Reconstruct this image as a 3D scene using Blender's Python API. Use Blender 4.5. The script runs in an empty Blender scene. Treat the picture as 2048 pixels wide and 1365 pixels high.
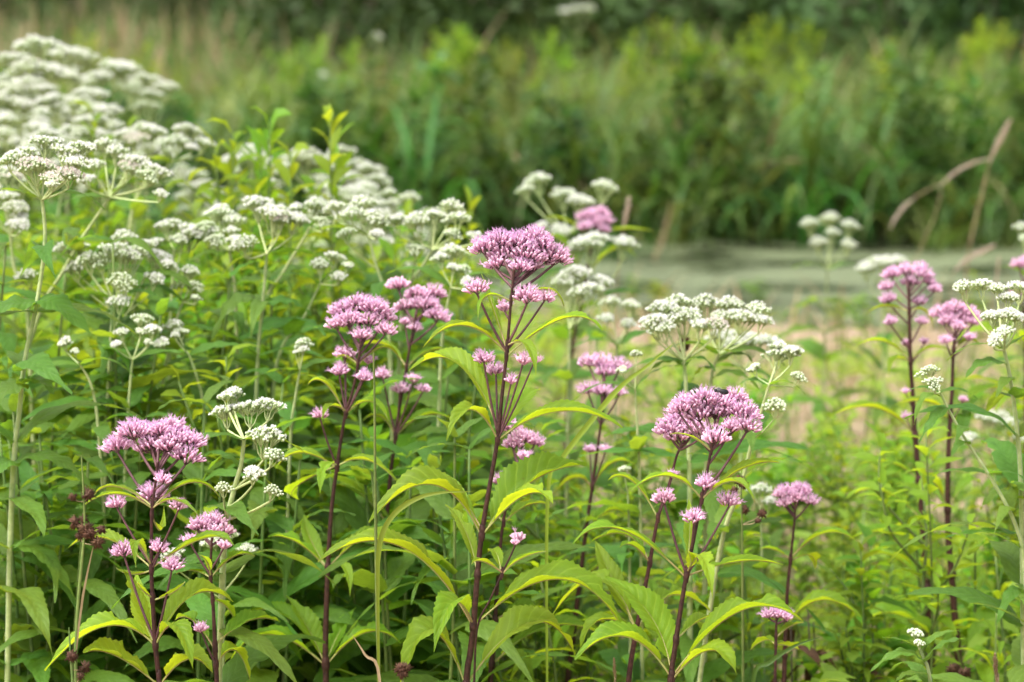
import bpy, math, random
import numpy as np
from mathutils import Vector, Matrix
R_ = math.radians
sc = bpy.context.scene
C = sc.collection
random.seed(7)
rnd = random.random
def U(a, b): return a + (b - a) * random.random()

# ------------------------------------------------------------------ camera, sky, sun, exposure
CAM_H, PITCH, LENS, SENSOR = 1.2, 8.0, 100.0, 36.0
FOCUS, FSTOP = 3.05, 6.0
cd = bpy.data.cameras.new('camera'); cam = bpy.data.objects.new('camera', cd); C.objects.link(cam)
cam.location = (0, 0, CAM_H); cam.rotation_euler = (R_(90 - PITCH), 0, 0)
cd.lens = LENS; cd.sensor_width = SENSOR; cd.clip_start = 0.05; cd.clip_end = 2000
cd.dof.use_dof = True; cd.dof.focus_distance = FOCUS; cd.dof.aperture_fstop = FSTOP
sc.camera = cam
SUN_EL, SUN_AZ = 60.0, -128.0       # high sun behind thin cloud, from the left and a little behind the camera
w = bpy.data.worlds.new('World'); sc.world = w; w.use_nodes = True
nt = w.node_tree; bg = nt.nodes['Background']
sky = nt.nodes.new('ShaderNodeTexSky'); sky.sky_type = 'NISHITA'; sky.sun_disc = False
sky.sun_elevation = R_(SUN_EL); sky.sun_rotation = R_(SUN_AZ); sky.air_density = 1.0; sky.dust_density = 6.0; sky.ozone_density = 0.6
hs = nt.nodes.new('ShaderNodeHueSaturation'); hs.inputs['Saturation'].default_value = 0.35
nt.links.new(sky.outputs[0], hs.inputs['Color']); nt.links.new(hs.outputs[0], bg.inputs[0]); bg.inputs[1].default_value = 0.15
sl = bpy.data.lights.new('sun', 'SUN'); sl.energy = 1.5; sl.angle = R_(40); sl.color = (1.0, 0.96, 0.9)
so = bpy.data.objects.new('sun', sl); C.objects.link(so)
so.rotation_euler = (R_(90 - SUN_EL), 0, R_(-SUN_AZ + 180)); so.location = (0, 0, 20)
vs = sc.view_settings
vs.view_transform = 'Standard'; vs.look = 'None'; vs.gamma = 1; vs.use_curve_mapping = False
vs.exposure = 1.26
sc.render.engine = 'CYCLES'
cy = sc.cycles
cy.max_bounces = 5; cy.diffuse_bounces = 3; cy.glossy_bounces = 2; cy.transmission_bounces = 3; cy.transparent_max_bounces = 4
cy.caustics_reflective = False; cy.caustics_refractive = False
try: cy.use_denoising = True; cy.denoiser = 'OPENIMAGEDENOISE'
except Exception: pass

# ------------------------------------------------------------------ pixel -> point at a chosen distance
PX = SENSOR / LENS / 2048.0
cp, sp_ = math.cos(R_(PITCH)), math.sin(R_(PITCH))
def pt(px, py, d):
    a = (px - 1024) * PX; b = (682.5 - py) * PX
    y, z = cp + b * sp_, -sp_ + b * cp          # forward, up
    k = d / y
    return Vector((a * k, d, CAM_H + z * k))
def sz(px, d): return px * PX * d

def ground_z(x, y):
    z = 0.05 + 0.02 * math.sin(x * 1.7 + y) + 0.015 * math.sin(x * 3.1 - y * 2.3)
    sh = 9.05 + 0.18 * math.sin(x * 1.3) + 0.1 * math.sin(x * 3.7 + 1)          # near shore
    fh = 11.6 + 0.25 * math.sin(x * 1.1 + 2)                                     # far shore
    if abs(x) < 45:
        t = min(max((y - sh + 0.6) / 0.9, 0), 1) * min(max((fh + 0.3 - y) / 0.6, 0), 1)
        t *= min(1, (45 - abs(x)) / 4)
        z = z * (1 - t) - 0.22 * t
    return z

# ------------------------------------------------------------------ materials
def new_mat(name):
    m = bpy.data.materials.new(name); m.use_nodes = True
    n = m.node_tree; p = n.nodes['Principled BSDF']
    return m, n, p
def N(n, t, **k):
    x = n.nodes.new(t)
    for a, b in k.items(): setattr(x, a, b)
    return x
def math_n(n, op, a, b=None, c=None):
    x = n.nodes.new('ShaderNodeMath'); x.operation = op
    for i, v in enumerate((a, b, c)):
        if v is None: continue
        if isinstance(v, (int, float)): x.inputs[i].default_value = v
        else: n.links.new(v, x.inputs[i])
    return x.outputs[0]
def mixc(n, f, a, b):
    x = n.nodes.new('ShaderNodeMix'); x.data_type = 'RGBA'
    for s, v in ((x.inputs[0], f), (x.inputs[6], a), (x.inputs[7], b)):
        if isinstance(v, (int, float)): s.default_value = v
        elif isinstance(v, tuple): s.default_value = (*v, 1)
        else: n.links.new(v, s)
    return x.outputs[2]
def noise(n, scale, detail=3, vec=None, rough=0.6):
    x = n.nodes.new('ShaderNodeTexNoise'); x.inputs['Scale'].default_value = scale; x.inputs['Detail'].default_value = detail
    x.inputs['Roughness'].default_value = rough
    if vec is None:
        tc = n.nodes.new('ShaderNodeTexCoord'); vec = tc.outputs['Object']
    n.links.new(vec, x.inputs['Vector']); return x.outputs['Fac']
def ramp(n, f, lo, hi):
    x = n.nodes.new('ShaderNodeMapRange'); x.inputs[1].default_value = lo; x.inputs[2].default_value = hi
    n.links.new(f, x.inputs[0]); return x.outputs[0]

def leaf_mat(name, up, down, trans, tmix=0.4, veins=True, rough=0.5, hue=0.02, val=0.3, nscale=22, spots=0.0):
    m, n, p = new_mat(name)
    oi = N(n, 'ShaderNodeObjectInfo'); geo = N(n, 'ShaderNodeNewGeometry')
    base = mixc(n, geo.outputs['Backfacing'], up, down)
    nz = noise(n, nscale, 4)
    hsv = N(n, 'ShaderNodeHueSaturation')
    hsv.inputs['Hue'].default_value = 0.5
    h = math_n(n, 'MULTIPLY_ADD', oi.outputs['Random'], hue * 2, 0.5 - hue)
    n.links.new(h, hsv.inputs['Hue'])
    v1 = math_n(n, 'MULTIPLY_ADD', nz, val * 1.6, 1 - val * 0.8)
    rr = math_n(n, 'FRACT', math_n(n, 'MULTIPLY', oi.outputs['Random'], 7.31))
    v2 = math_n(n, 'MULTIPLY_ADD', rr, val * 1.2, 1 - val * 0.6)
    vv = math_n(n, 'MULTIPLY', v1, v2); n.links.new(vv, hsv.inputs['Value'])
    n.links.new(base, hsv.inputs['Color'])
    col = hsv.outputs[0]
    if veins:
        uv = N(n, 'ShaderNodeUVMap'); sx = N(n, 'ShaderNodeSeparateXYZ'); n.links.new(uv.outputs[0], sx.inputs[0])
        v = math_n(n, 'ABSOLUTE', math_n(n, 'MULTIPLY_ADD', sx.outputs[1], 2.0, -1.0))
        ph = math_n(n, 'FRACT', math_n(n, 'SUBTRACT', math_n(n, 'ADD', math_n(n, 'MULTIPLY', sx.outputs[0], 11.0), math_n(n, 'MULTIPLY', nz, 0.9)), math_n(n, 'MULTIPLY', math_n(n, 'POWER', v, 0.8), 1.7)))
        d = math_n(n, 'ABSOLUTE', math_n(n, 'SUBTRACT', ph, 0.5))
        line = ramp(n, d, 0.10, 0.0)
        line.node.clamp = True
        ridge = math_n(n, 'SUBTRACT', 1.0, math_n(n, 'MULTIPLY', d, 2.0))
        fine = noise(n, 420, 2)
        col = mixc(n, math_n(n, 'MULTIPLY', line, 0.24), col, tuple(min(1, c * 1.9 + 0.04) for c in down))
        bmp = N(n, 'ShaderNodeBump'); bmp.inputs['Strength'].default_value = 0.35; bmp.inputs['Distance'].default_value = 0.002
        hh = math_n(n, 'ADD', math_n(n, 'MULTIPLY', ridge, -0.8), math_n(n, 'MULTIPLY', fine, 0.5))
        n.links.new(hh, bmp.inputs['Height']); n.links.new(bmp.outputs[0], p.inputs['Normal'])
    if spots > 0:
        s = ramp(n, noise(n, 130, 2), 0.72, 0.78)
        col = mixc(n, math_n(n, 'MULTIPLY', s, spots), col, (0.09, 0.05, 0.02))
    n.links.new(col, p.inputs['Base Color']); p.inputs['Roughness'].default_value = rough; p.inputs['Specular IOR Level'].default_value = 0.2
    tr = N(n, 'ShaderNodeBsdfTranslucent')
    tcol = N(n, 'ShaderNodeHueSaturation'); tcol.inputs['Color'].default_value = (*trans, 1)
    n.links.new(h, tcol.inputs['Hue']); n.links.new(vv, tcol.inputs['Value'])
    n.links.new(tcol.outputs[0], tr.inputs[0])
    ms = N(n, 'ShaderNodeMixShader'); ms.inputs[0].default_value = tmix
    n.links.new(p.outputs[0], ms.inputs[1]); n.links.new(tr.outputs[0], ms.inputs[2])
    n.links.new(ms.outputs[0], n.nodes['Material Output'].inputs[0])
    return m
def plain_mat(name, a, b, scale=60, rough=0.6, hue=0.0, val=0.15, trans=None, tmix=0.3, bump=0.0, lo=0.35, hi=0.65, sheen=0):
    m, n, p = new_mat(name)
    nz = noise(n, scale, 4); f = ramp(n, nz, lo, hi)
    col = mixc(n, f, a, b)
    oi = N(n, 'ShaderNodeObjectInfo'); hsv = N(n, 'ShaderNodeHueSaturation'); n.links.new(col, hsv.inputs['Color'])
    n.links.new(math_n(n, 'MULTIPLY_ADD', oi.outputs['Random'], hue * 2, 0.5 - hue), hsv.inputs['Hue'])
    rr = math_n(n, 'FRACT', math_n(n, 'MULTIPLY', oi.outputs['Random'], 5.77))
    n.links.new(math_n(n, 'MULTIPLY_ADD', rr, val * 2, 1 - val), hsv.inputs['Value'])
    n.links.new(hsv.outputs[0], p.inputs['Base Color']); p.inputs['Roughness'].default_value = rough; p.inputs['Specular IOR Level'].default_value = 0.3
    if sheen: p.inputs['Sheen Weight'].default_value = sheen
    if bump:
        bm = N(n, 'ShaderNodeBump'); bm.inputs['Strength'].default_value = bump; bm.inputs['Distance'].default_value = 0.01
        n.links.new(nz, bm.inputs['Height']); n.links.new(bm.outputs[0], p.inputs['Normal'])
    if trans:
        tr = N(n, 'ShaderNodeBsdfTranslucent'); tr.inputs[0].default_value = (*trans, 1)
        ms = N(n, 'ShaderNodeMixShader'); ms.inputs[0].default_value = tmix
        n.links.new(p.outputs[0], ms.inputs[1]); n.links.new(tr.outputs[0], ms.inputs[2]); n.links.new(ms.outputs[0], n.nodes['Material Output'].inputs[0])
    return m

M = {}
M['leaf_pink'] = leaf_mat('broad_leaf_green', (0.125, 0.240, 0.018), (0.27, 0.37, 0.025), (0.58, 0.72, 0.02), 0.46, spots=0.7, hue=0.014)
M['leaf_white'] = leaf_mat('dark_leaf_green', (0.078, 0.165, 0.026), (0.15, 0.245, 0.05), (0.32, 0.50, 0.025), 0.42, hue=0.022, rough=0.42)
M['leaf_herb'] = leaf_mat('herb_leaf_green', (0.125, 0.235, 0.018), (0.20, 0.30, 0.04), (0.42, 0.58, 0.02), 0.44, veins=False, hue=0.03, val=0.35)
M['leaf_low'] = leaf_mat('undergrowth_leaf', (0.15, 0.23, 0.03), (0.22, 0.29, 0.06), (0.42, 0.52, 0.05), 0.42, veins=False, val=0.7, nscale=5)
M['sedge'] = leaf_mat('sedge_blade', (0.046, 0.105, 0.020), (0.068, 0.135, 0.032), (0.12, 0.24, 0.02), 0.30, veins=False, hue=0.035, val=0.55, rough=0.36, nscale=12)
M['sedge_light'] = leaf_mat('light_sedge_blade', (0.095, 0.150, 0.034), (0.125, 0.175, 0.05), (0.22, 0.29, 0.05), 0.36, veins=False, hue=0.04, val=0.5, nscale=6)
M['grass_yellow'] = leaf_mat('yellowing_grass', (0.20, 0.25, 0.03), (0.26, 0.30, 0.05), (0.45, 0.46, 0.04), 0.4, veins=False, hue=0.02, val=0.3, nscale=12)
M['dry'] = plain_mat('dry_straw', (0.27, 0.20, 0.11), (0.40, 0.31, 0.18), 40, 0.7, 0.01, 0.2, trans=(0.45, 0.3, 0.15), tmix=0.25)
M['plume'] = plain_mat('dry_plume', (0.58, 0.46, 0.40), (0.72, 0.60, 0.53), 90, 0.8, 0.01, 0.15, trans=(0.6, 0.45, 0.3), tmix=0.3)
M['tree_leaf'] = leaf_mat('tree_leaf', (0.04, 0.085, 0.02), (0.05, 0.10, 0.03), (0.08, 0.16, 0.02), 0.25, veins=False, val=0.4)
M['bark'] = plain_mat('bark', (0.05, 0.037, 0.028), (0.13, 0.10, 0.08), 14, 0.9, bump=0.6)
M['stem_pink'] = plain_mat('maroon_stem', (0.024, 0.009, 0.008), (0.070, 0.026, 0.021), 260, 0.5, 0.01, 0.2, bump=0.15)
M['twig_pink'] = plain_mat('mauve_stalk', (0.072, 0.030, 0.036), (0.125, 0.058, 0.060), 300, 0.55, 0.01, 0.15)
M['rib'] = plain_mat('leaf_midrib', (0.30, 0.22, 0.10), (0.36, 0.40, 0.13), 30, 0.5, 0.01, 0.15)
M['stem_white'] = plain_mat('pale_green_stem', (0.22, 0.29, 0.09), (0.36, 0.40, 0.17), 120, 0.6, 0.01, 0.15, sheen=0.4)
M['twig_white'] = plain_mat('pale_stalk', (0.36, 0.44, 0.17), (0.46, 0.52, 0.25), 200, 0.6, 0.01, 0.12)
M['stem_herb'] = plain_mat('herb_stem', (0.075, 0.14, 0.028), (0.14, 0.19, 0.05), 100, 0.6, 0.02, 0.2)
M['bud_low'] = plain_mat('mauve_bud_base', (0.62, 0.31, 0.47), (0.77, 0.48, 0.64), 350, 0.6, 0.012, 0.12, trans=(0.75, 0.35, 0.55), tmix=0.42)
M['bud_tip'] = plain_mat('pink_bud_tip', (0.84, 0.54, 0.71), (0.92, 0.74, 0.85), 350, 0.55, 0.012, 0.08, trans=(0.88, 0.55, 0.74), tmix=0.42)
M['fluff'] = plain_mat('lilac_floret_threads', (0.78, 0.40, 0.64), (0.86, 0.62, 0.82), 500, 0.6, 0.012, 0.1, trans=(0.7, 0.45, 0.7), tmix=0.4)
M['w_cup'] = plain_mat('green_flower_cup', (0.27, 0.38, 0.13), (0.42, 0.52, 0.24), 300, 0.6, 0.01, 0.12, trans=(0.5, 0.6, 0.3), tmix=0.25)
M['w_bud'] = plain_mat('greenish_white_bud', (0.58, 0.66, 0.44), (0.74, 0.77, 0.62), 300, 0.6, 0.008, 0.08, trans=(0.7, 0.75, 0.55), tmix=0.3)
M['w_open'] = plain_mat('white_floret', (0.76, 0.76, 0.72), (0.84, 0.83, 0.81), 300, 0.6, 0.0, 0.04, trans=(0.85, 0.84, 0.8), tmix=0.3)
M['w_old'] = plain_mat('pinkish_white_floret', (0.66, 0.58, 0.53), (0.80, 0.74, 0.71), 300, 0.6, 0.0, 0.06, trans=(0.8, 0.7, 0.66), tmix=0.3)
M['rush_brown'] = plain_mat('brown_seed_head', (0.045, 0.020, 0.010), (0.115, 0.052, 0.026), 400, 0.7, 0.01, 0.15)
M['bee_black'] = plain_mat('bee_black', (0.01, 0.01, 0.014), (0.03, 0.03, 0.035), 400, 0.5)
M['bee_fur'] = plain_mat('bee_grey_fur', (0.06, 0.06, 0.07), (0.16, 0.15, 0.14), 400, 0.8)
def wing_mat():
    m, n, p = new_mat('bee_wing'); p.inputs['Base Color'].default_value = (0.12, 0.12, 0.15, 1); p.inputs['Roughness'].default_value = 0.2
    p.inputs['Alpha'].default_value = 0.55; return m
M['bee_wing'] = wing_mat()
def soil_mat():
    m, n, p = new_mat('soil_and_litter')
    tc = N(n, 'ShaderNodeTexCoord')
    a = ramp(n, noise(n, 1.6, 5, tc.outputs['Object']), 0.35, 0.65); b = ramp(n, noise(n, 14, 6, tc.outputs['Object']), 0.3, 0.7)
    c1 = mixc(n, a, (0.30, 0.24, 0.14), (0.46, 0.32, 0.24)); c2 = mixc(n, math_n(n, 'MULTIPLY', b, 0.5), c1, (0.16, 0.12, 0.07))
    n.links.new(c2, p.inputs['Base Color']); p.inputs['Roughness'].default_value = 0.9
    bm = N(n, 'ShaderNodeBump'); bm.inputs['Strength'].default_value = 0.6; bm.inputs['Distance'].default_value = 0.03
    n.links.new(b, bm.inputs['Height']); n.links.new(bm.outputs[0], p.inputs['Normal']); return m
M['soil'] = soil_mat()
def water_mat():
    m, n, p = new_mat('duckweed_water')
    tc = N(n, 'ShaderNodeTexCoord'); mp = N(n, 'ShaderNodeMapping'); mp.inputs['Scale'].default_value = (0.95, 1.0, 1.0); n.links.new(tc.outputs['Object'], mp.inputs[0])
    a = ramp(n, noise(n, 1.9, 7, mp.outputs[0], 0.7), 0.42, 0.56); b = ramp(n, noise(n, 60, 3, tc.outputs['Object']), 0.3, 0.7)
    weed = mixc(n, b, (0.085, 0.112, 0.050), (0.165, 0.190, 0.100))
    col = mixc(n, a, (0.03, 0.035, 0.02), weed)
    n.links.new(col, p.inputs['Base Color'])
    n.links.new(math_n(n, 'MULTIPLY_ADD', a, 0.45, 0.15), p.inputs['Roughness'])
    bm = N(n, 'ShaderNodeBump'); bm.inputs['Strength'].default_value = 0.3; bm.inputs['Distance'].default_value = 0.004
    n.links.new(math_n(n, 'MULTIPLY', a, b), bm.inputs['Height']); n.links.new(bm.outputs[0], p.inputs['Normal']); return m
M['water'] = water_mat()

# ------------------------------------------------------------------ mesh helpers
class MB:
    def __init__(s): s.v = []; s.f = []; s.m = []; s.uv = None
    def tube(s, P, Rr, sides=6, mat=0, cap=True):
        P = [Vector(p) for p in P]; n = len(P); o = len(s.v); ref = None
        for i, p in enumerate(P):
            t = (P[min(i + 1, n - 1)] - P[max(i - 1, 0)])
            t = t.normalized() if t.length > 1e-9 else Vector((0, 0, 1))
            if ref is None:
                ref = Vector((1, 0, 0)) if abs(t.x) < 0.8 else Vector((0, 1, 0))
            a = (ref - t * ref.dot(t)).normalized(); ref = a; b = t.cross(a)
            r = Rr[i] if isinstance(Rr, (list, tuple)) else Rr
            for k in range(sides):
                an = 2 * math.pi * k / sides
                s.v.append(p + a * (r * math.cos(an)) + b * (r * math.sin(an)))
        for i in range(n - 1):
            for k in range(sides):
                k2 = (k + 1) % sides
                s.f.append((o + i * sides + k, o + i * sides + k2, o + (i + 1) * sides + k2, o + (i + 1) * sides + k)); s.m.append(mat)
        if cap:
            s.f.append(tuple(o + (n - 1) * sides + k for k in range(sides))); s.m.append(mat)
    def add(s, V, F, mat=0):
        o = len(s.v); s.v.extend(V)
        for f in F: s.f.append(tuple(o + i for i in f)); s.m.append(mat)
    def mesh(s, name, mats, smooth=True):
        me = bpy.data.meshes.new(name)
        me.from_pydata([tuple(v) for v in s.v], [], s.f)
        for x in mats: me.materials.append(M[x])
        if len(mats) > 1: me.polygons.foreach_set('material_index', s.m)
        if smooth: me.polygons.foreach_set('use_smooth', [True] * len(s.f))
        if s.uv is not None:
            ul = me.uv_layers.new(name='UVMap')
            idx = np.empty(len(me.loops), dtype=np.int32); me.loops.foreach_get('vertex_index', idx)
            ul.data.foreach_set('uv', np.asarray(s.uv, dtype=np.float32)[idx].ravel())
        me.update(); return me
def obj(name, me, parent=None, mat4=None, loc=None):
    o = bpy.data.objects.new(name, me); C.objects.link(o)
    if parent is not None: o.parent = parent
    if mat4 is not None: o.matrix_local = mat4
    elif loc is not None: o.location = loc
    return o
def tag(o, label=None, cat=None, group=None, kind=None):
    if label: o['label'] = label
    if cat: o['category'] = cat
    if group: o['group'] = group
    if kind: o['kind'] = kind
    return o
def thing(name, loc, label, cat, group=None):
    e = bpy.data.objects.new(name, None); C.objects.link(e); e.location = loc; e.empty_display_size = 0.05
    return tag(e, label, cat, group)
def bez(P0, P1, P2, P3, t):
    s = 1 - t
    return P0 * (s * s * s) + P1 * (3 * s * s * t) + P2 * (3 * s * t * t) + P3 * (t * t * t)
def catmull(P, per=5):
    out = []
    n = len(P)
    for i in range(n - 1):
        a, b, c, d = P[max(i - 1, 0)], P[i], P[i + 1], P[min(i + 2, n - 1)]
        for k in range(per):
            t = k / per
            out.append(0.5 * ((2 * b) + (c - a) * t + (2 * a - 5 * b + 4 * c - d) * t * t + (3 * b - a - 3 * c + d) * t * t * t))
    out.append(P[-1]); return out

UP = Vector((0, 0, 1))
def leaf_geo(mb, P0, C1, C2, P3, W, fold=35, roll=0, seg=30, half=3, pet=0.1, teeth=0.085, wave=0.06, bites=0, peak=0.42, ribmb=None, ribr=0.0009):
    """a serrated blade along a bezier midrib; halves folded up by `fold` degrees"""
    ts = [i / seg for i in range(seg + 1)]
    cen = [bez(P0, C1, C2, P3, t) for t in ts]
    bl = [(U(0.25, 0.9), U(0.03, 0.09), U(0.3, 0.85), random.choice((-1, 1))) for _ in range(bites)]
    ph, fr = U(0, 6), U(5, 9); asym = U(0.9, 1.1)
    o = len(mb.v); uv = mb.uv if mb.uv is not None else []
    fo = R_(fold); cr, sr = math.cos(R_(roll)), math.sin(R_(roll))
    Lp = None
    for i, t in enumerate(ts):
        T = (cen[min(i + 1, seg)] - cen[max(i - 1, 0)]).normalized()
        L = T.cross(UP)
        if L.length < 0.25: L = Lp if Lp is not None else T.cross(Vector((0.3, 1, 0.1)))
        if Lp is not None and L.dot(Lp) < 0: L = -L
        L = (L - T * L.dot(T)).normalized(); Lp = L
        Nn = L.cross(T)
        L2 = L * cr + Nn * sr; N2 = Nn * cr - L * sr
        u = max(0.0, (t - pet) / (1 - pet))
        a = peak / (1 - peak) * 1.25; b_ = 1.25
        sh = (u ** a) * ((1 - u) ** b_) / ((peak ** a) * ((1 - peak) ** b_)) if 0 < u < 1 else 0
        tw = W * 0.5 * min(sh, 1.0) + W * 0.012
        for j in range(-half, half + 1):
            s = j / half; e = abs(s)
            wd = tw * (asym if s > 0 else 2 - asym)
            if e > 0.99 and sh > 0.05: wd *= 1 + teeth * (1 if i % 2 else -0.6) * U(0.5, 1.3)
            for (bt, bw, bd, bs) in bl:
                if s * bs > 0 and abs(t - bt) < bw: wd *= 1 - bd * (1 - ((t - bt) / bw) ** 2) ** 0.5 * (0.7 + 0.3 * rnd())
            off = e * wd * math.sin(fo) - 0.32 * e * e * wd + wave * W * e * math.sin(ph + fr * t * 3 + s * 1.5)
            mb.v.append(cen[i] + L2 * (s * wd * math.cos(fo)) + N2 * off)
            uv.append((t, (s + 1) / 2))
    c = 2 * half + 1
    for i in range(seg):
        for j in range(c - 1):
            q = o + i * c + j
            mb.f.append((q, q + 1, q + c + 1, q + c)); mb.m.append(0)
    mb.uv = uv
    if ribmb is not None:
        P = cen[::3]; 
        ribmb.tube([p - UP * ribr * 0.6 for p in P], [ribr * (1.25 - k / len(P)) for k in range(len(P))], 5, 0)

def leaf_through(base, tip, via, W, **k):
    """blade whose midrib leaves base, passes near peak and ends at tip"""
    Q = via * 2 - (base + tip) * 0.5
    mb = MB(); rb = MB()
    leaf_geo(mb, base, base + (Q - base) * (2 / 3), tip + (Q - tip) * (2 / 3), tip, W, ribmb=rb, **k)
    return mb, rb

def unit_leaf(name, mat, arch, drop, W, **k):
    P0 = Vector((0, 0, 0)); P3 = Vector((1, 0, -drop))
    mb = MB(); leaf_geo(mb, P0, Vector((0.33, U(-0.04, 0.04), arch)), Vector((0.72, U(-0.08, 0.08), arch * 0.9 - drop * 0.2)), P3, W, **k)
    return mb.mesh(name, [mat])
LEAF_P = [unit_leaf('broad_leaf', 'leaf_pink', U(0.16, 0.34), U(0.0, 0.3), U(0.20, 0.28), fold=U(30, 48), seg=40, teeth=.06, pet=0.12, bites=random.choice((0, 0, 1, 2)), wave=0.05) for _ in range(8)]
LEAF_W = [unit_leaf('lance_leaf', 'leaf_white', U(0.03, 0.2), U(0.0, 0.45), U(0.20, 0.30), fold=U(10, 32), seg=22, pet=0.0, teeth=0.06, bites=random.choice((0, 0, 0, 1)), wave=0.05, peak=0.26) for _ in range(8)]
def leaf_matrix(loc, az, el, roll, ln):
    return Matrix.Translation(loc) @ Matrix.Rotation(az, 4, 'Z') @ Matrix.Rotation(-el, 4, 'Y') @ Matrix.Rotation(roll, 4, 'X') @ Matrix.Scale(ln, 4)

# ------------------------------------------------------------------ flower clusters (shared meshes)
def orient(d):
    d = d.normalized(); a = d.orthogonal().normalized(); a = (Matrix.Rotation(U(0, 6.28), 3, d) @ a); return d, a, d.cross(a)
def pink_cluster(Rm, openness):
    """a rounded corymb head: narrow buds fanning out of a forked stalk, some with thread-like florets"""
    mb = MB(); F = Vector((0, 0, -0.95 * Rm)); n = int(0.29 * (Rm * 1000) ** 2 + 10)
    ga = math.pi * (3 - 5 ** 0.5)
    nf = max(3, n // 7); forks = []
    for k in range(nf):
        th = math.acos(1 - (k + 0.5) / nf * (1 - math.cos(R_(52)))); az = k * ga
        forks.append(F + Vector((math.sin(th) * math.cos(az), math.sin(th) * math.sin(az), math.cos(th))) * Rm * U(0.5, 0.75))
    for f in forks: mb.tube([F, F.lerp(f, 0.5) + Vector((0, 0, -0.04 * Rm)), f], [0.0008, 0.0006, 0.0005], 4, 0, False)
    for k in range(n):
        th = math.acos(1 - (k + 0.5) / n * (1 - math.cos(R_(66)))); az = k * ga + U(-0.25, 0.25)
        d = Vector((math.sin(th) * math.cos(az), math.sin(th) * math.sin(az), math.cos(th) * 0.92))
        tip = F + d * Rm * U(1.5, 1.85)
        d2 = (d + Vector((U(-.2, .2), U(-.2, .2), U(-.05, .25)))).normalized()
        ln = U(0.0075, 0.0100); r = U(0.00100, 0.00138); b0 = tip - d2 * ln
        fk = min(forks, key=lambda q: (q - b0).length)
        mb.tube([fk, b0], [0.0004, 0.0004], 3, 0, False)
        a, x, y = orient(d2)
        V = []; prof = ((0, 0.45), (0.30, 0.85), (0.60, 0.90), (0.84, 1.10), (1.0, 0.62))
        for (q, rr) in prof:
            for c in range(5):
                an = c * 1.2566; V.append(b0 + a * (q * ln) + (x * math.cos(an) + y * math.sin(an)) * (rr * r))
        Fc = [[], []]
        for i in range(4):
            for c in range(5):
                Fc[0 if i < 2 else 1].append((i * 5 + c, i * 5 + (c + 1) % 5, i * 5 + 5 + (c + 1) % 5, i * 5 + 5 + c))
        Fc[1].append(tuple(20 + c for c in range(5)))
        o = len(mb.v); mb.v.extend(V)
        for g in (0, 1):
            for f in Fc[g]: mb.f.append(tuple(o + q for q in f)); mb.m.append(1 + g)
        if rnd() < openness * (1.15 - 0.95 * th):
            for c in range(12):
                dd = (a + x * U(-.75, .75) + y * U(-.75, .75)).normalized(); t0 = tip - a * 0.001
                L_ = U(0.004, 0.0075); sd = dd.cross(Vector((U(-1, 1), U(-1, 1), U(-1, 1)))).normalized() * 0.00024
                m_ = t0 + dd * L_ * 0.6; e_ = t0 + dd * L_ + Vector((U(-1, 1), U(-1, 1), U(-1, 1))) * 0.0014
                mb.add([t0 - sd, t0 + sd, m_ + sd, m_ - sd, e_], [(0, 1, 2, 3), (3, 2, 4)], 3)
    return mb.mesh('pink_flower_cluster', ['twig_pink', 'bud_low', 'bud_tip', 'fluff'])
PINK = []
for Rm in (0.0055, 0.008, 0.011, 0.0145, 0.018):
    for op in (0.05, 0.45, 0.95):
        PINK.append((Rm, op, pink_cluster(Rm, op)))
def pick_pink(Rm, op): return min(PINK, key=lambda c: abs(math.log(c[0] / Rm)) * 2 + abs(c[1] - op))

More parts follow.
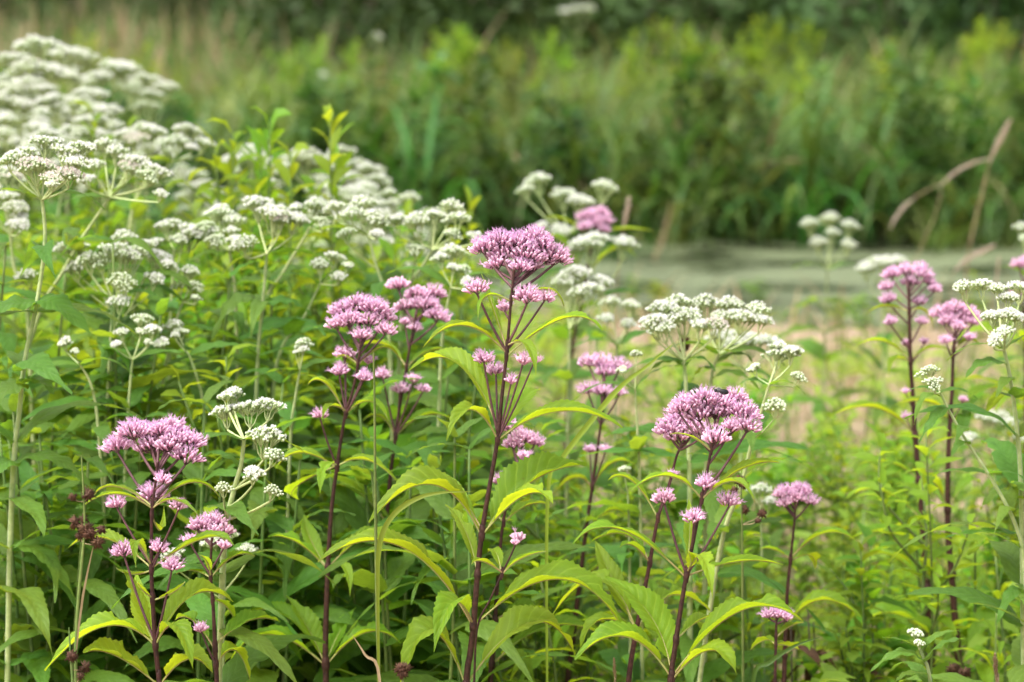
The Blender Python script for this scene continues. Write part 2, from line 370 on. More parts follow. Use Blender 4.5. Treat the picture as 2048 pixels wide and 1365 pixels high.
def white_cluster(Rm, style):
    """flat-topped corymb of little tufts; style 0 = green buds, 1 = half open, 2 = open white, 3 = ageing"""
    mb = MB(); F = Vector((0, 0, -1.15 * Rm))
    nt_ = max(3, int(0.013 * (Rm * 1000) ** 2 + 3)); ga = math.pi * (3 - 5 ** 0.5)
    for k in range(nt_):
        rr = Rm * 0.80 * math.sqrt((k + 0.3) / nt_); az = k * ga + U(-.3, .3)
        tc = Vector((rr * math.cos(az), rr * math.sin(az), (1.0 if style == 0 else 0.6) * Rm * (1 - (rr / Rm) ** 2) - (.4 if style == 0 else .2) * Rm + U(-.12, .10) * Rm))
        fk = F.lerp(tc, 0.62) + Vector((0, 0, -0.08 * Rm))
        mb.tube([F, F.lerp(fk, .5) + Vector((rr * .12 * math.cos(az), rr * .12 * math.sin(az), -0.03 * Rm)), fk], [0.0009, 0.0008, 0.0006], 4, 0, False)
        nh = random.randint(10, 14); tr = min(0.0078, Rm * 0.6)
        for h in range(nh):
            th = math.acos(1 - (h + 0.5) / nh * (1 - math.cos(R_(78)))); a2 = h * ga + U(-.3, .3)
            d = Vector((math.sin(th) * math.cos(a2), math.sin(th) * math.sin(a2), math.cos(th)))
            p = tc + Vector((d.x * tr, d.y * tr, d.z * tr * 0.75 - tr * 0.4)) * U(0.85, 1.15)
            mb.tube([fk, p - d * 0.003], [0.0004, 0.0004], 3, 0, False)
            a, x, y = orient(d + Vector((0, 0, 0.5)))
            hr = U(0.0015, 0.0021); hl = 0.0042
            V = []
            for (q, r2) in ((-0.8, 0.35), (-0.2, 0.8), (0.3, 0.95), (0.75, 0.7), (0.98, 0.2)):
                for c in range(5):
                    an = c * 1.2566; V.append(p + a * (q * hl * .6) + (x * math.cos(an) + y * math.sin(an)) * (r2 * hr))
            o = len(mb.v); mb.v.extend(V)
            for i in range(4):
                for c in range(5):
                    mb.f.append((o + i * 5 + c, o + i * 5 + (c + 1) % 5, o + i * 5 + 5 + (c + 1) % 5, o + i * 5 + 5 + c)); mb.m.append(1 if i < 2 else 2)
            opn = (0.0, 0.4, 0.85, 0.75)[style]
            if rnd() < opn * (1.2 - 0.35 * th):
                for c in range(9):
                    dd = (a * 0.9 + x * U(-1, 1) + y * U(-1, 1)).normalized(); t0 = p + a * hl * 0.35
                    L_ = U(0.0026, 0.0042); sd = dd.cross(Vector((U(-1, 1), U(-1, 1), U(-1, 1)))).normalized() * 0.00065
                    mb.add([t0 - sd * .5, t0 + sd * .5, t0 + dd * L_ * .75 + sd, t0 + dd * L_, t0 + dd * L_ * .75 - sd], [(0, 1, 2, 3, 4)], 3)
    return mb.mesh('white_flower_cluster', ['twig_white', 'w_cup', 'w_bud', 'w_old' if style == 3 else 'w_open'])
WHITE = []
for Rm in (0.007, 0.0105, 0.015, 0.020, 0.026):
    for st in (0, 1, 2, 3):
        WHITE.append((Rm, st, white_cluster(Rm, st)))
def pick_white(Rm, st): return min(WHITE, key=lambda c: abs(math.log(c[0] / Rm)) * 2 + (0 if c[1] == st else 5))

# ------------------------------------------------------------------ the setting: ground, pond
def build_ground():
    xs = np.unique(np.concatenate([np.linspace(-600, -50, 12), np.linspace(-50, -6, 30), np.linspace(-6, 6, 81), np.linspace(6, 50, 30), np.linspace(50, 600, 12)]))
    ys = np.unique(np.concatenate([np.linspace(-300, -4, 10), np.linspace(-4, 2, 12), np.linspace(2, 14, 97), np.linspace(14, 40, 40), np.linspace(40, 900, 20)]))
    V = [(x, y, ground_z(x, y)) for y in ys for x in xs]; c = len(xs)
    F = [(j * c + i, j * c + i + 1, (j + 1) * c + i + 1, (j + 1) * c + i) for j in range(len(ys) - 1) for i in range(c - 1)]
    mb = MB(); mb.v = V; mb.f = F; mb.m = [0] * len(F)
    tag(obj('ground', mb.mesh('ground', ['soil'])), kind='structure')
    mb = MB(); n = 40
    mb.v = [(-46 + 92 * i / n, 8.2 + 4.2 * j / 6, 0.0) for j in range(7) for i in range(n + 1)]
    mb.f = [(j * (n + 1) + i, j * (n + 1) + i + 1, (j + 1) * (n + 1) + i + 1, (j + 1) * (n + 1) + i) for j in range(6) for i in range(n)]; mb.m = [0] * len(mb.f)
    tag(obj('pond_water', mb.mesh('pond_water', ['water'])), kind='structure')
build_ground()

# ------------------------------------------------------------------ far bank: shrubs and trees
def leaf_cloud(mb, centers, n, size, mat=0):
    for _ in range(n):
        c, r = random.choice(centers)
        d = Vector((random.gauss(0, 1), random.gauss(0, 1), random.gauss(0, 1))).normalized() * r * (rnd() ** 0.45)
        p = c + Vector((d.x, d.y, d.z * 0.75)); s = size * U(0.6, 1.3)
        a, x, y = orient(Vector((U(-1, 1), U(-1, 1), U(0.1, 1.2))))
        mb.add([p - x * s, p + y * s * .42, p + x * s, p - y * s * .42 + a * s * .1], [(0, 1, 2), (0, 2, 3)], mat)
def make_tree_meshes(h, spread, low, n):
    t = MB(); pts = [Vector((0, 0, -0.1)), Vector((U(-.1, .1), U(-.1, .1), h * .3)), Vector((U(-.3, .3), U(-.3, .3), h * .6)), Vector((U(-.4, .4), U(-.4, .4), h * .92))]
    pp = catmull(pts, 4); t.tube(pp, [h * 0.022 * (1 - .85 * i / len(pp)) for i in range(len(pp))], 9, 0)
    cents = []
    for k in range(11):
        z0 = h * U(low, .85); az = k * 2.4; ln = spread * U(.5, 1.0) * (1.15 - z0 / h * .6)
        i = min(len(pp) - 1, int(z0 / h * len(pp))); b = pp[i]; e = b + Vector((math.cos(az) * ln, math.sin(az) * ln, ln * U(.05, .45)))
        m = b.lerp(e, .5) + Vector((0, 0, ln * .08)); t.tube([b, m, e], [h * .008, h * .005, h * .002], 5, 0)
        cents += [(e, spread * U(.32, .5)), (m, spread * U(.25, .4))]
    cents.append((pp[-1], spread * .5))
    c = MB(); leaf_cloud(c, cents, n, 0.075)
    return t.mesh('trunk', ['bark']), c.mesh('crown', ['tree_leaf'], False)
TREES = [make_tree_meshes(7.5, 2.4, .16, 9000), make_tree_meshes(9.0, 2.8, .2, 10000)]
tl = ['broad dark tree standing over the shrubs at the back of the meadow', 'tall dark tree standing over the shrubs at the back of the meadow']
for k, (x, y, v) in enumerate([(-9.5, 27, 0), (-5.6, 30, 1), (-1.0, 25.5, 0), (2.2, 22.5, 1), (5.0, 21.5, 0), (8.2, 23.5, 1), (11.5, 26, 0), (-14, 30, 1), (0.5, 30, 1), (4.0, 28, 0)]):
    e = thing('tree', (x, y, ground_z(x, y)), tl[v], 'tree', 'trees behind the meadow'); e.rotation_euler.z = U(0, 6.28)
    obj('trunk', TREES[v][0], e); obj('crown', TREES[v][1], e)
def make_shrub(h, r, n):
    s = MB(); cents = []
    for k in range(9):
        az = k * 2.4; e = Vector((math.cos(az) * r * U(.3, .8), math.sin(az) * r * U(.3, .8), h * U(.5, .9)))
        s.tube([Vector((0, 0, -.05)), e * .5 + Vector((0, 0, .1)), e], [.025, .015, .006], 5, 0)
        cents += [(e, r * .45), (Vector((e.x * .8, e.y * .8, e.z * .45)), r * .42)]
    c = MB(); leaf_cloud(c, cents, n, .05)
    return s.mesh('branches', ['bark']), c.mesh('foliage', ['tree_leaf'], False)
SHRUBS = [make_shrub(1.7, 1.0, 3200), make_shrub(2.1, 1.2, 3600)]
for k in range(24):
    x = -1.2 + k * 0.62 + U(-.2, .2); y = U(18.6, 20.5)
    if k >= 14: x = -12 + (k - 14) * 1.15 + U(-.3, .3); y = U(25, 28)
    e = thing('shrub', (x, y, ground_z(x, y)), 'dense dark shrub in the shade under the trees behind the meadow', 'shrub', 'dark shrubs under the trees'); e.rotation_euler.z = U(0, 6.28)
    v = k % 2; obj('branches', SHRUBS[v][0], e); obj('foliage', SHRUBS[v][1], e)

# ------------------------------------------------------------------ far bank: sedge tufts
def blade(mb, base, az, L, wd, lean, droop, mat=0, seg=7):
    d = Vector((math.cos(az), math.sin(az), 0)); s = Vector((-math.sin(az), math.cos(az), 0)); tw = U(-.6, .6)
    P = []; p = base.copy(); el = R_(90 - lean)
    V = []
    for i in range(seg + 1):
        t = i / seg; wdt = wd * (0.75 + 0.5 * t if t < .5 else (1.0 - (t - .5) * 1.96)) * .5
        ss = (s * math.cos(tw * t) + d * math.sin(tw * t))
        V += [p - ss * wdt, p + ss * wdt]
        p = p + (d * math.cos(el) + UP * math.sin(el)) * (L / seg); el -= R_(droop) / seg * (0.4 + 1.6 * t)
    mb.add(V, [(2 * i, 2 * i + 1, 2 * i + 3, 2 * i + 2) for i in range(seg)], mat)
def tuft(n, L0, L1, wd, drp, rad, mat, pale=0.0):
    mb = MB()
    for _ in range(n):
        az = U(0, 6.28); b = Vector((random.gauss(0, rad), random.gauss(0, rad), -0.02))
        blade(mb, b, az, U(L0, L1), wd * U(.6, 1.2), U(4, 42), U(*drp), 1 if rnd() < pale else 0)
    return mb.mesh('sedge_blades', [mat, 'sedge_light'])
GLINT_MIX = [0, 1, 2, 0, 1, 1]
T_FRONT = [tuft(36, .40, .95, .027, (70, 190), .10, 'sedge', (.04, .22, .5)[q]) for q in GLINT_MIX]  # pale-coloured blades stand in for light glinting on the dark tufts
T_BACK = [tuft(34, .45, .95, .022, (20, 130), .12, 'sedge_light') for _ in range(5)]
T_DRY = [tuft(7, .4, .85, .020, (60, 170), .10, 'dry') for _ in range(3)]
def place_tufts(meshes, rows, x0, x1, step, label, group, name, smin=.8, smax=1.1):
    k = 0
    for y in rows:
        x = x0 * (y / 11) + U(0, step)
        while x < x1 * (y / 11):
            yy = y + U(-.2, .2); xx = x
            mi = random.randrange(len(meshes)); o = obj(name, meshes[mi], loc=(xx, yy, max(0.0, ground_z(xx, yy)) - .01))
            s = U(smin, smax); o.scale = (s, s, s * U(.9, 1.1)); o.rotation_euler = (0, 0, U(0, 6.28))
            tag(o, label, 'sedge', group)
            if name == 'sedge_tuft': pl = ('nearly all dark blades', 'a few blades tinted as glints', 'many blades tinted as glints')[GLINT_MIX[mi]]; tag(o, label.replace('drooping blades', pl), 'sedge', group + ', ' + pl)
            k += 1
            x += step * U(.7, 1.3)
place_tufts(T_FRONT, (11.5, 11.8, 12.1, 12.45), -3.9, 3.9, .21, 'dark green sedge tuft with drooping blades along the far edge of the pond', 'sedge tufts along the far shore', 'sedge_tuft', .75, 1.0)
for k in range(16):
    x = -3.5 + k * .46 + U(-.2, .2); yy = U(10.75, 11.45); mi = random.randrange(6); o = obj('sedge_tuft', T_FRONT[mi], loc=(x, yy, -.03)); q = U(.35, .8); o.scale = (q, q, q * .85); o.rotation_euler.z = U(0, 6.28)
    tag(o, 'small sedge tuft standing out in the pond water before the far shore', 'sedge', 'sedge tufts standing in the pond')
place_tufts(T_BACK, (12.85, 13.4, 14.0, 14.8, 15.7, 16.8), -3.7, 3.7, .3, 'lighter upright sedge tuft in the meadow behind the dark sedges', 'sedge tufts in the far meadow', 'upright_sedge_tuft', .78, 1.0)
place_tufts(T_DRY, (11.7, 12.9, 14.5, 16.5), -2.8, 2.8, .8, 'sparse dry tan sedge tuft standing among the green sedges', 'dry sedge tufts', 'dry_sedge_tuft', .8, 1.05)

# ------------------------------------------------------------------ leafy herbs (one stem, many small leaves)
def small_leaf(mb, p, d, L, wd, mat=0, sag=.25):
    d = d.normalized(); s = d.cross(UP)
    s = s.normalized() if s.length > .1 else Vector((1, 0, 0))
    n = s.cross(d); roll = U(-.7, .7); s2 = s * math.cos(roll) + n * math.sin(roll); n2 = n * math.cos(roll) - s * math.sin(roll)
    m1 = p + d * L * .33 + n * L * .05; m2 = p + d * L * .68 - UP * L * sag * .3; e = p + d * L - UP * L * sag
    w1, w2 = wd * .5, wd * .42
    mb.add([p, m1 - s2 * w1 + n2 * w1 * .35, m1, m1 + s2 * w1 + n2 * w1 * .35, m2 - s2 * w2 + n2 * w2 * .35, m2, m2 + s2 * w2 + n2 * w2 * .35, e],
           [(0, 2, 1), (0, 3, 2), (1, 2, 5, 4), (2, 3, 6, 5), (4, 5, 7), (5, 6, 7)], mat)
def herb_meshes(H, nl, ll, lw, branches, bare=.1, mat='leaf_herb'):
    st = MB(); fo = MB()
    def shoot(b, top, n, L):
        m = b.lerp(top, .5) + Vector((U(-.02, .02), U(-.02, .02), 0)) * (H * 2)
        P = catmull([b, m, top], 4); st.tube(P, [.0028 * (1 - .7 * i / len(P)) for i in range(len(P))], 5, 0)
        for k in range(n):
            t = bare + (1 - bare) * (k + .5) / n; q = P[min(len(P) - 2, int(t * (len(P) - 1)))].lerp(P[min(len(P) - 1, int(t * (len(P) - 1)) + 1)], (t * (len(P) - 1)) % 1)
            az = k * 2.4 + U(-.3, .3); el = U(.1, .8) + max(0, t - .8) * 2
            small_leaf(fo, q, Vector((math.cos(az) * math.cos(el), math.sin(az) * math.cos(el), math.sin(el))), L * U(.75, 1.2) * (1 - .45 * max(0, t - .55)), lw * U(.8, 1.2), 0, U(.05, .4))
    top = Vector((U(-.06, .06), U(-.06, .06), H)); shoot(Vector((0, 0, -.01)), top, nl, ll)
    for k in range(branches):
        t = U(.35, .8); b = top * t; az = k * 2.4 + U(-.4, .4); e = b + Vector((math.cos(az), math.sin(az), U(1.0, 2.2))).normalized() * H * U(.15, .3)
        shoot(b, e, nl // 4, ll * .8)
    return st.mesh('stem', ['stem_herb']), fo.mesh('foliage', [mat])
HERB_A = [herb_meshes(.6, 44, .060, .014, 5) for _ in range(4)]      # narrow-leaved, goldenrod-like
HERB_B = [herb_meshes(.5, 26, .075, .028, 4) for _ in range(4)]      # broader leaves
HERB_C = [herb_meshes(.9, 60, .085, .016, 6, .25) for _ in range(3)] # tall, far meadow
HERB_D = [herb_meshes(.7, 30, .14, .040, 4, .1, 'sedge') for _ in range(3)]  # broad marsh leaves, their dark colour also standing in for shade on the bank
HERB_E = [herb_meshes(.7, 30, .12, .034, 4, .1, 'sedge_light') for _ in range(2)]
def herb(meshes, px, py, d, label, group, name='leafy_herb', h0=.6, cat='herb'):
    p = pt(px, py, d); g = ground_z(p.x, d); H = p.z - g
    if H < .06: return
    s, f = random.choice(meshes)
    e = thing(name, (p.x, d, g), label, cat, group); e.rotation_euler.z = U(0, 6.28)
    k = H / h0; kk = (k * .5 + .5) if k < 1.1 else 1.05
    e.scale = (kk, kk, k)
    obj('stem', s, e); tag(obj('foliage', f, e), kind='stuff')
    return e
# tall pale herbs standing in the far meadow
for k in range(70):
    x = U(-200, 2250); d = U(12.9, 17.5); top = U(40, 170) if x > 450 else U(70, 190)
    herb(HERB_C, x, top, d, 'tall pale green leafy herb in the far meadow behind the sedges', 'leafy herbs of the far meadow', 'meadow_herb', .9)
for k in range(95):
    pale = rnd() < .3
    herb(HERB_E if pale else HERB_D, U(-450, 2500), U(110, 330), U(11.35, 12.7), ('paler' if pale else 'dark') + ' broad leaved marsh plant among the sedges of the far shore', ('paler' if pale else 'dark') + ' marsh plants of the far shore', 'marsh_plant', .7)
def build_far_meadow():
    for nm, mat, cnt, lab in (('far_meadow_grass', 'sedge_light', 6500, 'olive green grasses of the far meadow before the trees'), ('far_dead_grass', 'dry', 4200, 'brownish dead grasses and seed stalks of the far meadow')):
        mb = MB()
        for k in range(cnt):
            y = U(16.5, 34); x = U(-1, 1) * (.3 * y + 1); 
            if nm == 'far_dead_grass' and x > -1 and rnd() < .6: continue
            blade(mb, Vector((x, y, ground_z(x, y) - .02)), U(0, 6.28), U(.4, .95), U(.011, .022), U(2, 25), U(10, 110), 0, 4)
        tag(obj(nm, mb.mesh(nm, [mat])), lab, 'grass', kind='stuff')
build_far_meadow()

# ------------------------------------------------------------------ pink wildflowers
def stem_curve(S, d, lean=0.0):
    """stem through pixel points (top first) at distance d, then on down to the ground"""
    P = [pt(x, y, d) for (x, y) in S]
    last, prev = P[-1], P[-2]
    dirn = (last - prev); dirn = dirn / max(abs(dirn.z), 1e-4)
    gx = last.x + dirn.x * min(.25, last.z) * .6
    g = ground_z(gx, d)
    if last.z > g + .05:
        P.append(Vector((last.x * .5 + gx * .5 + dirn.x * .02, d, (last.z + g) * .5)))
        P.append(Vector((gx, d, g - .01)))
    return P
def at_row(S, y):
    for (a, b) in zip(S, S[1:]):
        if a[1] <= y <= b[1]:
            t = (y - a[1]) / max(b[1] - a[1], 1e-6); return a[0] + (b[0] - a[0]) * t
    return S[0][0] if y < S[0][1] else S[-1][0]
NPINK = 0
def pink_plant(label, d, S, clusters, leaves=(), whorls=(), r0=.0013, r1=.0040, op=.4, group='pink wildflowers in the foreground', wl=.12):
    """S: stem pixels top to bottom; clusters: (x, y, radius, row where the branch leaves the stem); leaves: (row, tipx, tipy, peakx, peaky, width px, depth offset m, roll)"""
    P = stem_curve(S, d); base = P[-1].copy()
    e = thing('pink_wildflower', base, label, 'wildflower', group)
    C_ = catmull(P, 6); n = len(C_); mb = MB()
    zt, zb = C_[0].z, C_[-1].z
    rad = [r0 + (r1 - r0) * min(1, ((zt - q.z) / max(zt - zb, .01)) * 1.6) for q in C_]
    mb.tube([q - base for q in C_], rad, 9, 0)
    for row in set([l[0] for l in leaves] + [w_[0] for w_ in whorls]):   # swollen nodes
        q = pt(at_row(S, row), row, d) - base; r = r0 + (r1 - r0) * min(1, ((zt - q.z - base.z) / max(zt - zb, .01)) * 1.6)
        mb.tube([q - UP * .006, q - UP * .002, q + UP * .002, q + UP * .006], [r, r * 1.35, r * 1.35, r], 9, 0, False)
    obj('stem', mb.mesh('stem', ['stem_pink']), e)
    cyy = sum(c[1] for c in clusters) / len(clusters)
    for (x, y, r, root) in clusters:
        if root <= S[0][1] + 60: root = max(root, S[0][1] + abs(x - at_row(S, root)) * .62)
        Rm = sz(r, d); dd = sz((cyy - y) * .9, d) if root <= S[0][1] + 90 else U(-.02, .02); dd = max(-.03, min(.03, dd)) + U(-.008, .008)
        c = pt(x, y, d + dd); src = pick_pink(Rm * .92, op * U(.5, 1.3)); k = Rm * .92 / src[0]
        rt = pt(at_row(S, root), max(root, S[0][1]), d); a = c - UP * (.95 * Rm * .92)
        tilt = (c - rt); tilt.z = abs(tilt.z) + .03; tilt = (tilt.normalized() + UP * 1.2).normalized()
        b = MB(); m1 = rt.lerp(a, .45) + Vector(((a.x - rt.x) * .03, (a.y - rt.y) * .03, -.015 * (a - rt).length))
        P2 = catmull([rt, m1, a], 4); rr = .0008 + .0009 * min(1, Rm / .018)
        b.tube([q - base for q in P2], [rr * (1.2 - .4 * i / len(P2)) for i in range(len(P2))], 6, 0, False)
        br = obj('flower_branch', b.mesh('flower_branch', ['twig_pink']), e)
        q = UP.rotation_difference(tilt).to_matrix().to_4x4() @ Matrix.Rotation(U(0, 6.28), 4, 'Z')
        off = q @ Vector((0, 0, -.95 * src[0] * k))
        obj('flower_cluster', src[2], br, Matrix.Translation(a - base - off) @ q @ Matrix.Scale(k, 4))
    for (row, tx, ty, kx, ky, wpx, dd, roll) in leaves:
        b = pt(at_row(S, row), row, d); t = pt(tx, ty, d + dd); p = pt(kx, ky, d + dd * .5)
        L = (t - b).length + .3 * (p - b.lerp(t, .5)).length
        mb, rb = leaf_through(b - base, t - base, p - base, sz(wpx, d) * 1.1, fold=U(36, 52), roll=roll * .6, wave=.03, seg=max(24, min(60, int(L / .0029))), half=4, pet=.12, bites=random.choice((0, 1, 1, 2)) if wpx > 30 else random.choice((0, 0, 1)))
        lf = obj('leaf', mb.mesh('leaf', ['leaf_pink']), e)
        obj('midrib', rb.mesh('midrib', ['rib']), lf)
    for (row, nleaf, ln, az0) in whorls:
        q = pt(at_row(S, row), row, d) - base
        for k in range(nleaf):
            az = R_(az0) + k * 2 * math.pi / nleaf + U(-.25, .25)
            obj('leaf', random.choice(LEAF_P), e, leaf_matrix(q, az, U(.0, .45), U(-.4, .4), ln * U(.85, 1.15)))
    # hidden lower whorls down to the ground
    ylow = max([l[0] for l in leaves] + [w_[0] for w_ in whorls] + [S[-1][1] - 60])
    z = pt(at_row(S, ylow), min(ylow, 1365), d).z - .095
    while z > base.z + .10:
        q = min(C_, key=lambda v: abs(v.z - z))
        az0 = U(0, 6.28)
        for k in range(4):
            obj('leaf', random.choice(LEAF_P), e, leaf_matrix(q - base, az0 + k * 1.571 + U(-.2, .2), U(-.05, .3), U(-.3, .3), wl * U(.8, 1.1)))
        z -= U(.085, .11)
    return e

# the tall plant in the middle
pink_plant('tallest pink flowered plant in sharp focus with leaf whorls on a maroon stem', 3.02,
  [(1028, 540), (1022, 600), (1014, 700), (1003, 800), (995, 880), (977, 985), (963, 1072), (954, 1160), (947, 1250), (940, 1310), (932, 1372)],
  [(970, 490, 24, 545), (1000, 478, 27, 545), (1035, 482, 28, 545), (1070, 470, 26, 545), (1085, 485, 22, 545), (1010, 500, 28, 545), (1050, 505, 28, 545), (1080, 512, 24, 545), (1105, 508, 28, 560), (995, 522, 22, 545), (1040, 530, 20, 545), (1065, 525, 18, 545),
   (955, 572, 21, 705), (1053, 588, 24, 690), (1088, 590, 16, 700), (968, 713, 17, 870), (992, 737, 16, 870), (1022, 757, 11, 875), (1046, 716, 13, 880), (1068, 716, 10, 880), (1008, 610, 12, 640)],
  [(602, 956, 640, 972, 592, 16, -.02, 0), (602, 1128, 612, 1092, 578, 16, .02, 0), (700, 962, 545, 985, 610, 14, .05, 0),
   (706, 845, 697, 925, 650, 34, -.03, 8), (712, 1205, 662, 1130, 636, 40, -.03, -8), (690, 1072, 752, 1054, 690, 26, -.06, 0),
   (880, 1245, 856, 1120, 822, 62, -.02, -14), (878, 893, 882, 940, 818, 48, -.06, 10), (860, 818, 742, 915, 725, 70, .07, 20), (880, 1080, 780, 1045, 800, 50, .10, 0),
   (1072, 738, 1046, 862, 968, 92, -.03, 14), (1072, 1172, 930, 1060, 965, 120, .04, -24), (1072, 1106, 1008, 1050, 990, 70, -.05, -10), (1060, 888, 948, 918, 985, 26, .05, 30),
   (1254, 636, 1124, 800, 1092, 92, -.03, 10), (1254, 1252, 1270, 1120, 1158, 100, -.03, -14), (1250, 868, 1304, 905, 1205, 72, -.09, 10),
   (1150, 890, 1010, 930, 1060, 40, .1, 0), (1370, 1150, 1310, 1060, 1245, 100, .05, -20), (1372, 800, 1372, 860, 1260, 100, -.02, 20)],
  op=.85)
# its low side branch
pink_plant('short side shoot with one small bud cluster beside the tallest pink plant', 3.0,
  [(1034, 1082), (1022, 1110), (1005, 1145), (980, 1200), (955, 1255), (948, 1372)], [(1036, 1070, 13, 1086), (1030, 1082, 8, 1095)],
  [(1145, 943, 1128, 965, 1122, 22, -.03, 0), (1150, 1092, 1102, 1040, 1118, 22, 0, 0), (1150, 975, 1105, 992, 1105, 30, .03, 10)], r0=.001, r1=.0016, op=.05)
# left plant
pink_plant('wide domed pink flower head beside the brown rush, in sharp focus', 2.95,
  [(315, 925), (311, 965), (304, 1020), (303, 1080), (303, 1150), (307, 1230), (311, 1292), (316, 1340), (319, 1372)],
  [(236, 886, 25, 1012), (268, 858, 28, 935), (310, 888, 34, 935), (300, 862, 27, 930), (342, 850, 26, 930), (372, 876, 30, 935), (370, 908, 27, 1000), (335, 884, 26, 930), (318, 856, 20, 930), (350, 870, 22, 930),
   (306, 986, 26, 1018), (325, 955, 15, 980), (234, 1003, 17, 1130), (357, 1008, 14, 1130), (249, 1098, 21, 1285), (343, 1127, 18, 1285), (318, 1092, 16, 1140)],
  [(1016, 160, 1018, 228, 987, 20, -.04, 0), (1012, 186, 993, 232, 972, 18, .03, 0), (1014, 440, 995, 382, 964, 24, .02, 0), (1016, 398, 1032, 352, 1000, 20, -.04, 0), (1030, 328, 1012, 322, 1060, 22, .09, 0),
   (1136, 468, 1092, 408, 1076, 40, -.03, -12), (1136, 137, 1096, 210, 1076, 44, .06, 15), (1130, 272, 1134, 272, 1082, 26, -.07, 0), (1140, 232, 1135, 262, 1148, 24, .05, 0), (1200, 370, 1163, 345, 1185, 20, -.02, 0), (1195, 275, 1164, 285, 1180, 16, -.03, 0),
   (1292, 90, 1342, 210, 1252, 74, -.02, 14), (1290, 386, 1340, 352, 1252, 54, -.06, 0), (1288, 466, 1204, 385, 1190, 76, .05, -18), (1290, 272, 1142, 285, 1230, 60, .10, 10), (1290, 246, 1138, 275, 1200, 40, .03, 10),
   (1372, 166, 1306, 230, 1310, 84, -.02, 20), (1372, 425, 1345, 375, 1318, 84, -.02, -20)],
  op=.8)
# right plant with the bee
pink_plant('pink flower head visited by a dark bee, on a leaning maroon stem', 2.98,
  [(1430, 862), (1423, 895), (1413, 950), (1403, 1000), (1388, 1075), (1372, 1155), (1358, 1240), (1348, 1310), (1341, 1372)],
  [(1375, 803, 27, 880), (1408, 793, 30, 870), (1440, 800, 27, 865), (1470, 790, 21, 870), (1486, 820, 28, 900), (1492, 846, 24, 990), (1400, 822, 26, 870), (1430, 818, 26, 865), (1455, 815, 22, 870), (1430, 870, 24, 900), (1360, 812, 20, 870), (1462, 848, 16, 930),
   (1413, 962, 19, 1000), (1329, 992, 20, 1150), (1388, 1030, 17, 1100), (1458, 998, 18, 1150)],
  [(997, 1262, 982, 1335, 951, 30, -.03, 0), (995, 1559, 926, 1490, 935, 36, .02, -8), (998, 1510, 1005, 1467, 962, 28, -.05, 0), (900, 1340, 868, 1380, 872, 10, -.03, 0),
   (1155, 1146, 1088, 1240, 1058, 52, -.03, 10), (1152, 1566, 1131, 1480, 1122, 36, .03, -10), (1145, 1425, 1196, 1405, 1115, 44, -.08, 0), (1150, 1377, 998, 1380, 1060, 30, .06, 20), (1140, 1376, 1100, 1382, 1125, 26, -.03, 0),
   (1356, 1150, 1320, 1250, 1272, 84, -.03, 14), (1350, 1210, 1154, 1300, 1230, 88, .05, 25), (1356, 1605, 1243, 1480, 1222, 84, -.02, -18), (1362, 1473, 1350, 1420, 1300, 66, -.05, -8), (1280, 1440, 1235, 1400, 1240, 40, .07, 0)],
  op=.6)
pink_plant('pink flower head pressed against the bee plant, its stem leaning the other side', 3.12,
  [(1378, 880), (1356, 905), (1338, 970), (1316, 1036), (1299, 1129), (1285, 1200), (1272, 1265), (1256, 1372)],
  [(1340, 852, 25, 900), (1365, 832, 24, 890), (1385, 848, 22, 890), (1355, 866, 22, 895), (1402, 860, 20, 890), (1348, 835, 18, 890), (1345, 945, 9, 1030)],
  [(1036, 1215, 962, 1262, 960, 28, .02, 0), (1125, 1180, 1085, 1250, 1068, 36, .04, 0), (1125, 1240, 1095, 1265, 1090, 30, -.03, 0), (1262, 1105, 1230, 1200, 1160, 60, .05, 15), (1262, 1420, 1222, 1340, 1190, 56, .06, -10), (1262, 1190, 1080, 1225, 1160, 54, .08, 15), (1262, 1160, 1300, 1200, 1240, 50, -.02, 0)], op=.5)
# upper left-of-centre pair
pink_plant('pink domed head directly beside the thin upright green grass stalk', 3.3,
  [(722, 682), (714, 740), (703, 790), (690, 832), (676, 920), (663, 1020), (656, 1130), (652, 1240), (651, 1300), (652, 1372)],
  [(690, 615, 25, 690), (718, 604, 26, 685), (748, 612, 26, 685), (768, 628, 20, 690), (700, 636, 24, 690), (735, 638, 24, 685), (675, 644, 19, 726), (722, 666, 16, 690), (768, 656, 19, 724), (690, 704, 18, 825), (679, 738, 17, 825), (726, 750, 15, 828), (737, 716, 11, 828), (640, 826, 13, 935)],
  [(828, 616, 768, 650, 766, 28, .0, 10), (828, 778, 842, 740, 802, 32, -.02, -10), (822, 645, 838, 660, 812, 22, -.04, 0), (728, 672, 716, 690, 712, 10, 0, 0), (730, 800, 720, 765, 694, 24, .03, 0),
   (935, 552, 938, 600, 905, 34, 0, 10), (932, 796, 966, 735, 920, 36, -.02, -10), (930, 640, 988, 650, 935, 32, -.06, 0), (930, 600, 1000, 590, 975, 40, .05, 10),
   (1138, 535, 1075, 590, 1082, 44, .0, 12), (1138, 608, 1030, 622, 1080, 40, .06, 20), (1135, 780, 1085, 735, 1070, 44, .04, -10), (1135, 700, 1192, 690, 1135, 26, -.05, 0),
   (1332, 462, 1320, 540, 1268, 62, -.02, 14), (1332, 572, 1192, 612, 1250, 60, .04, 25), (1332, 712, 1215, 676, 1270, 50, .05, -20), (1332, 800, 1285, 730, 1265, 56, .0, -14), (1325, 470, 1245, 560, 1225, 50, .08, 20)], op=.45)
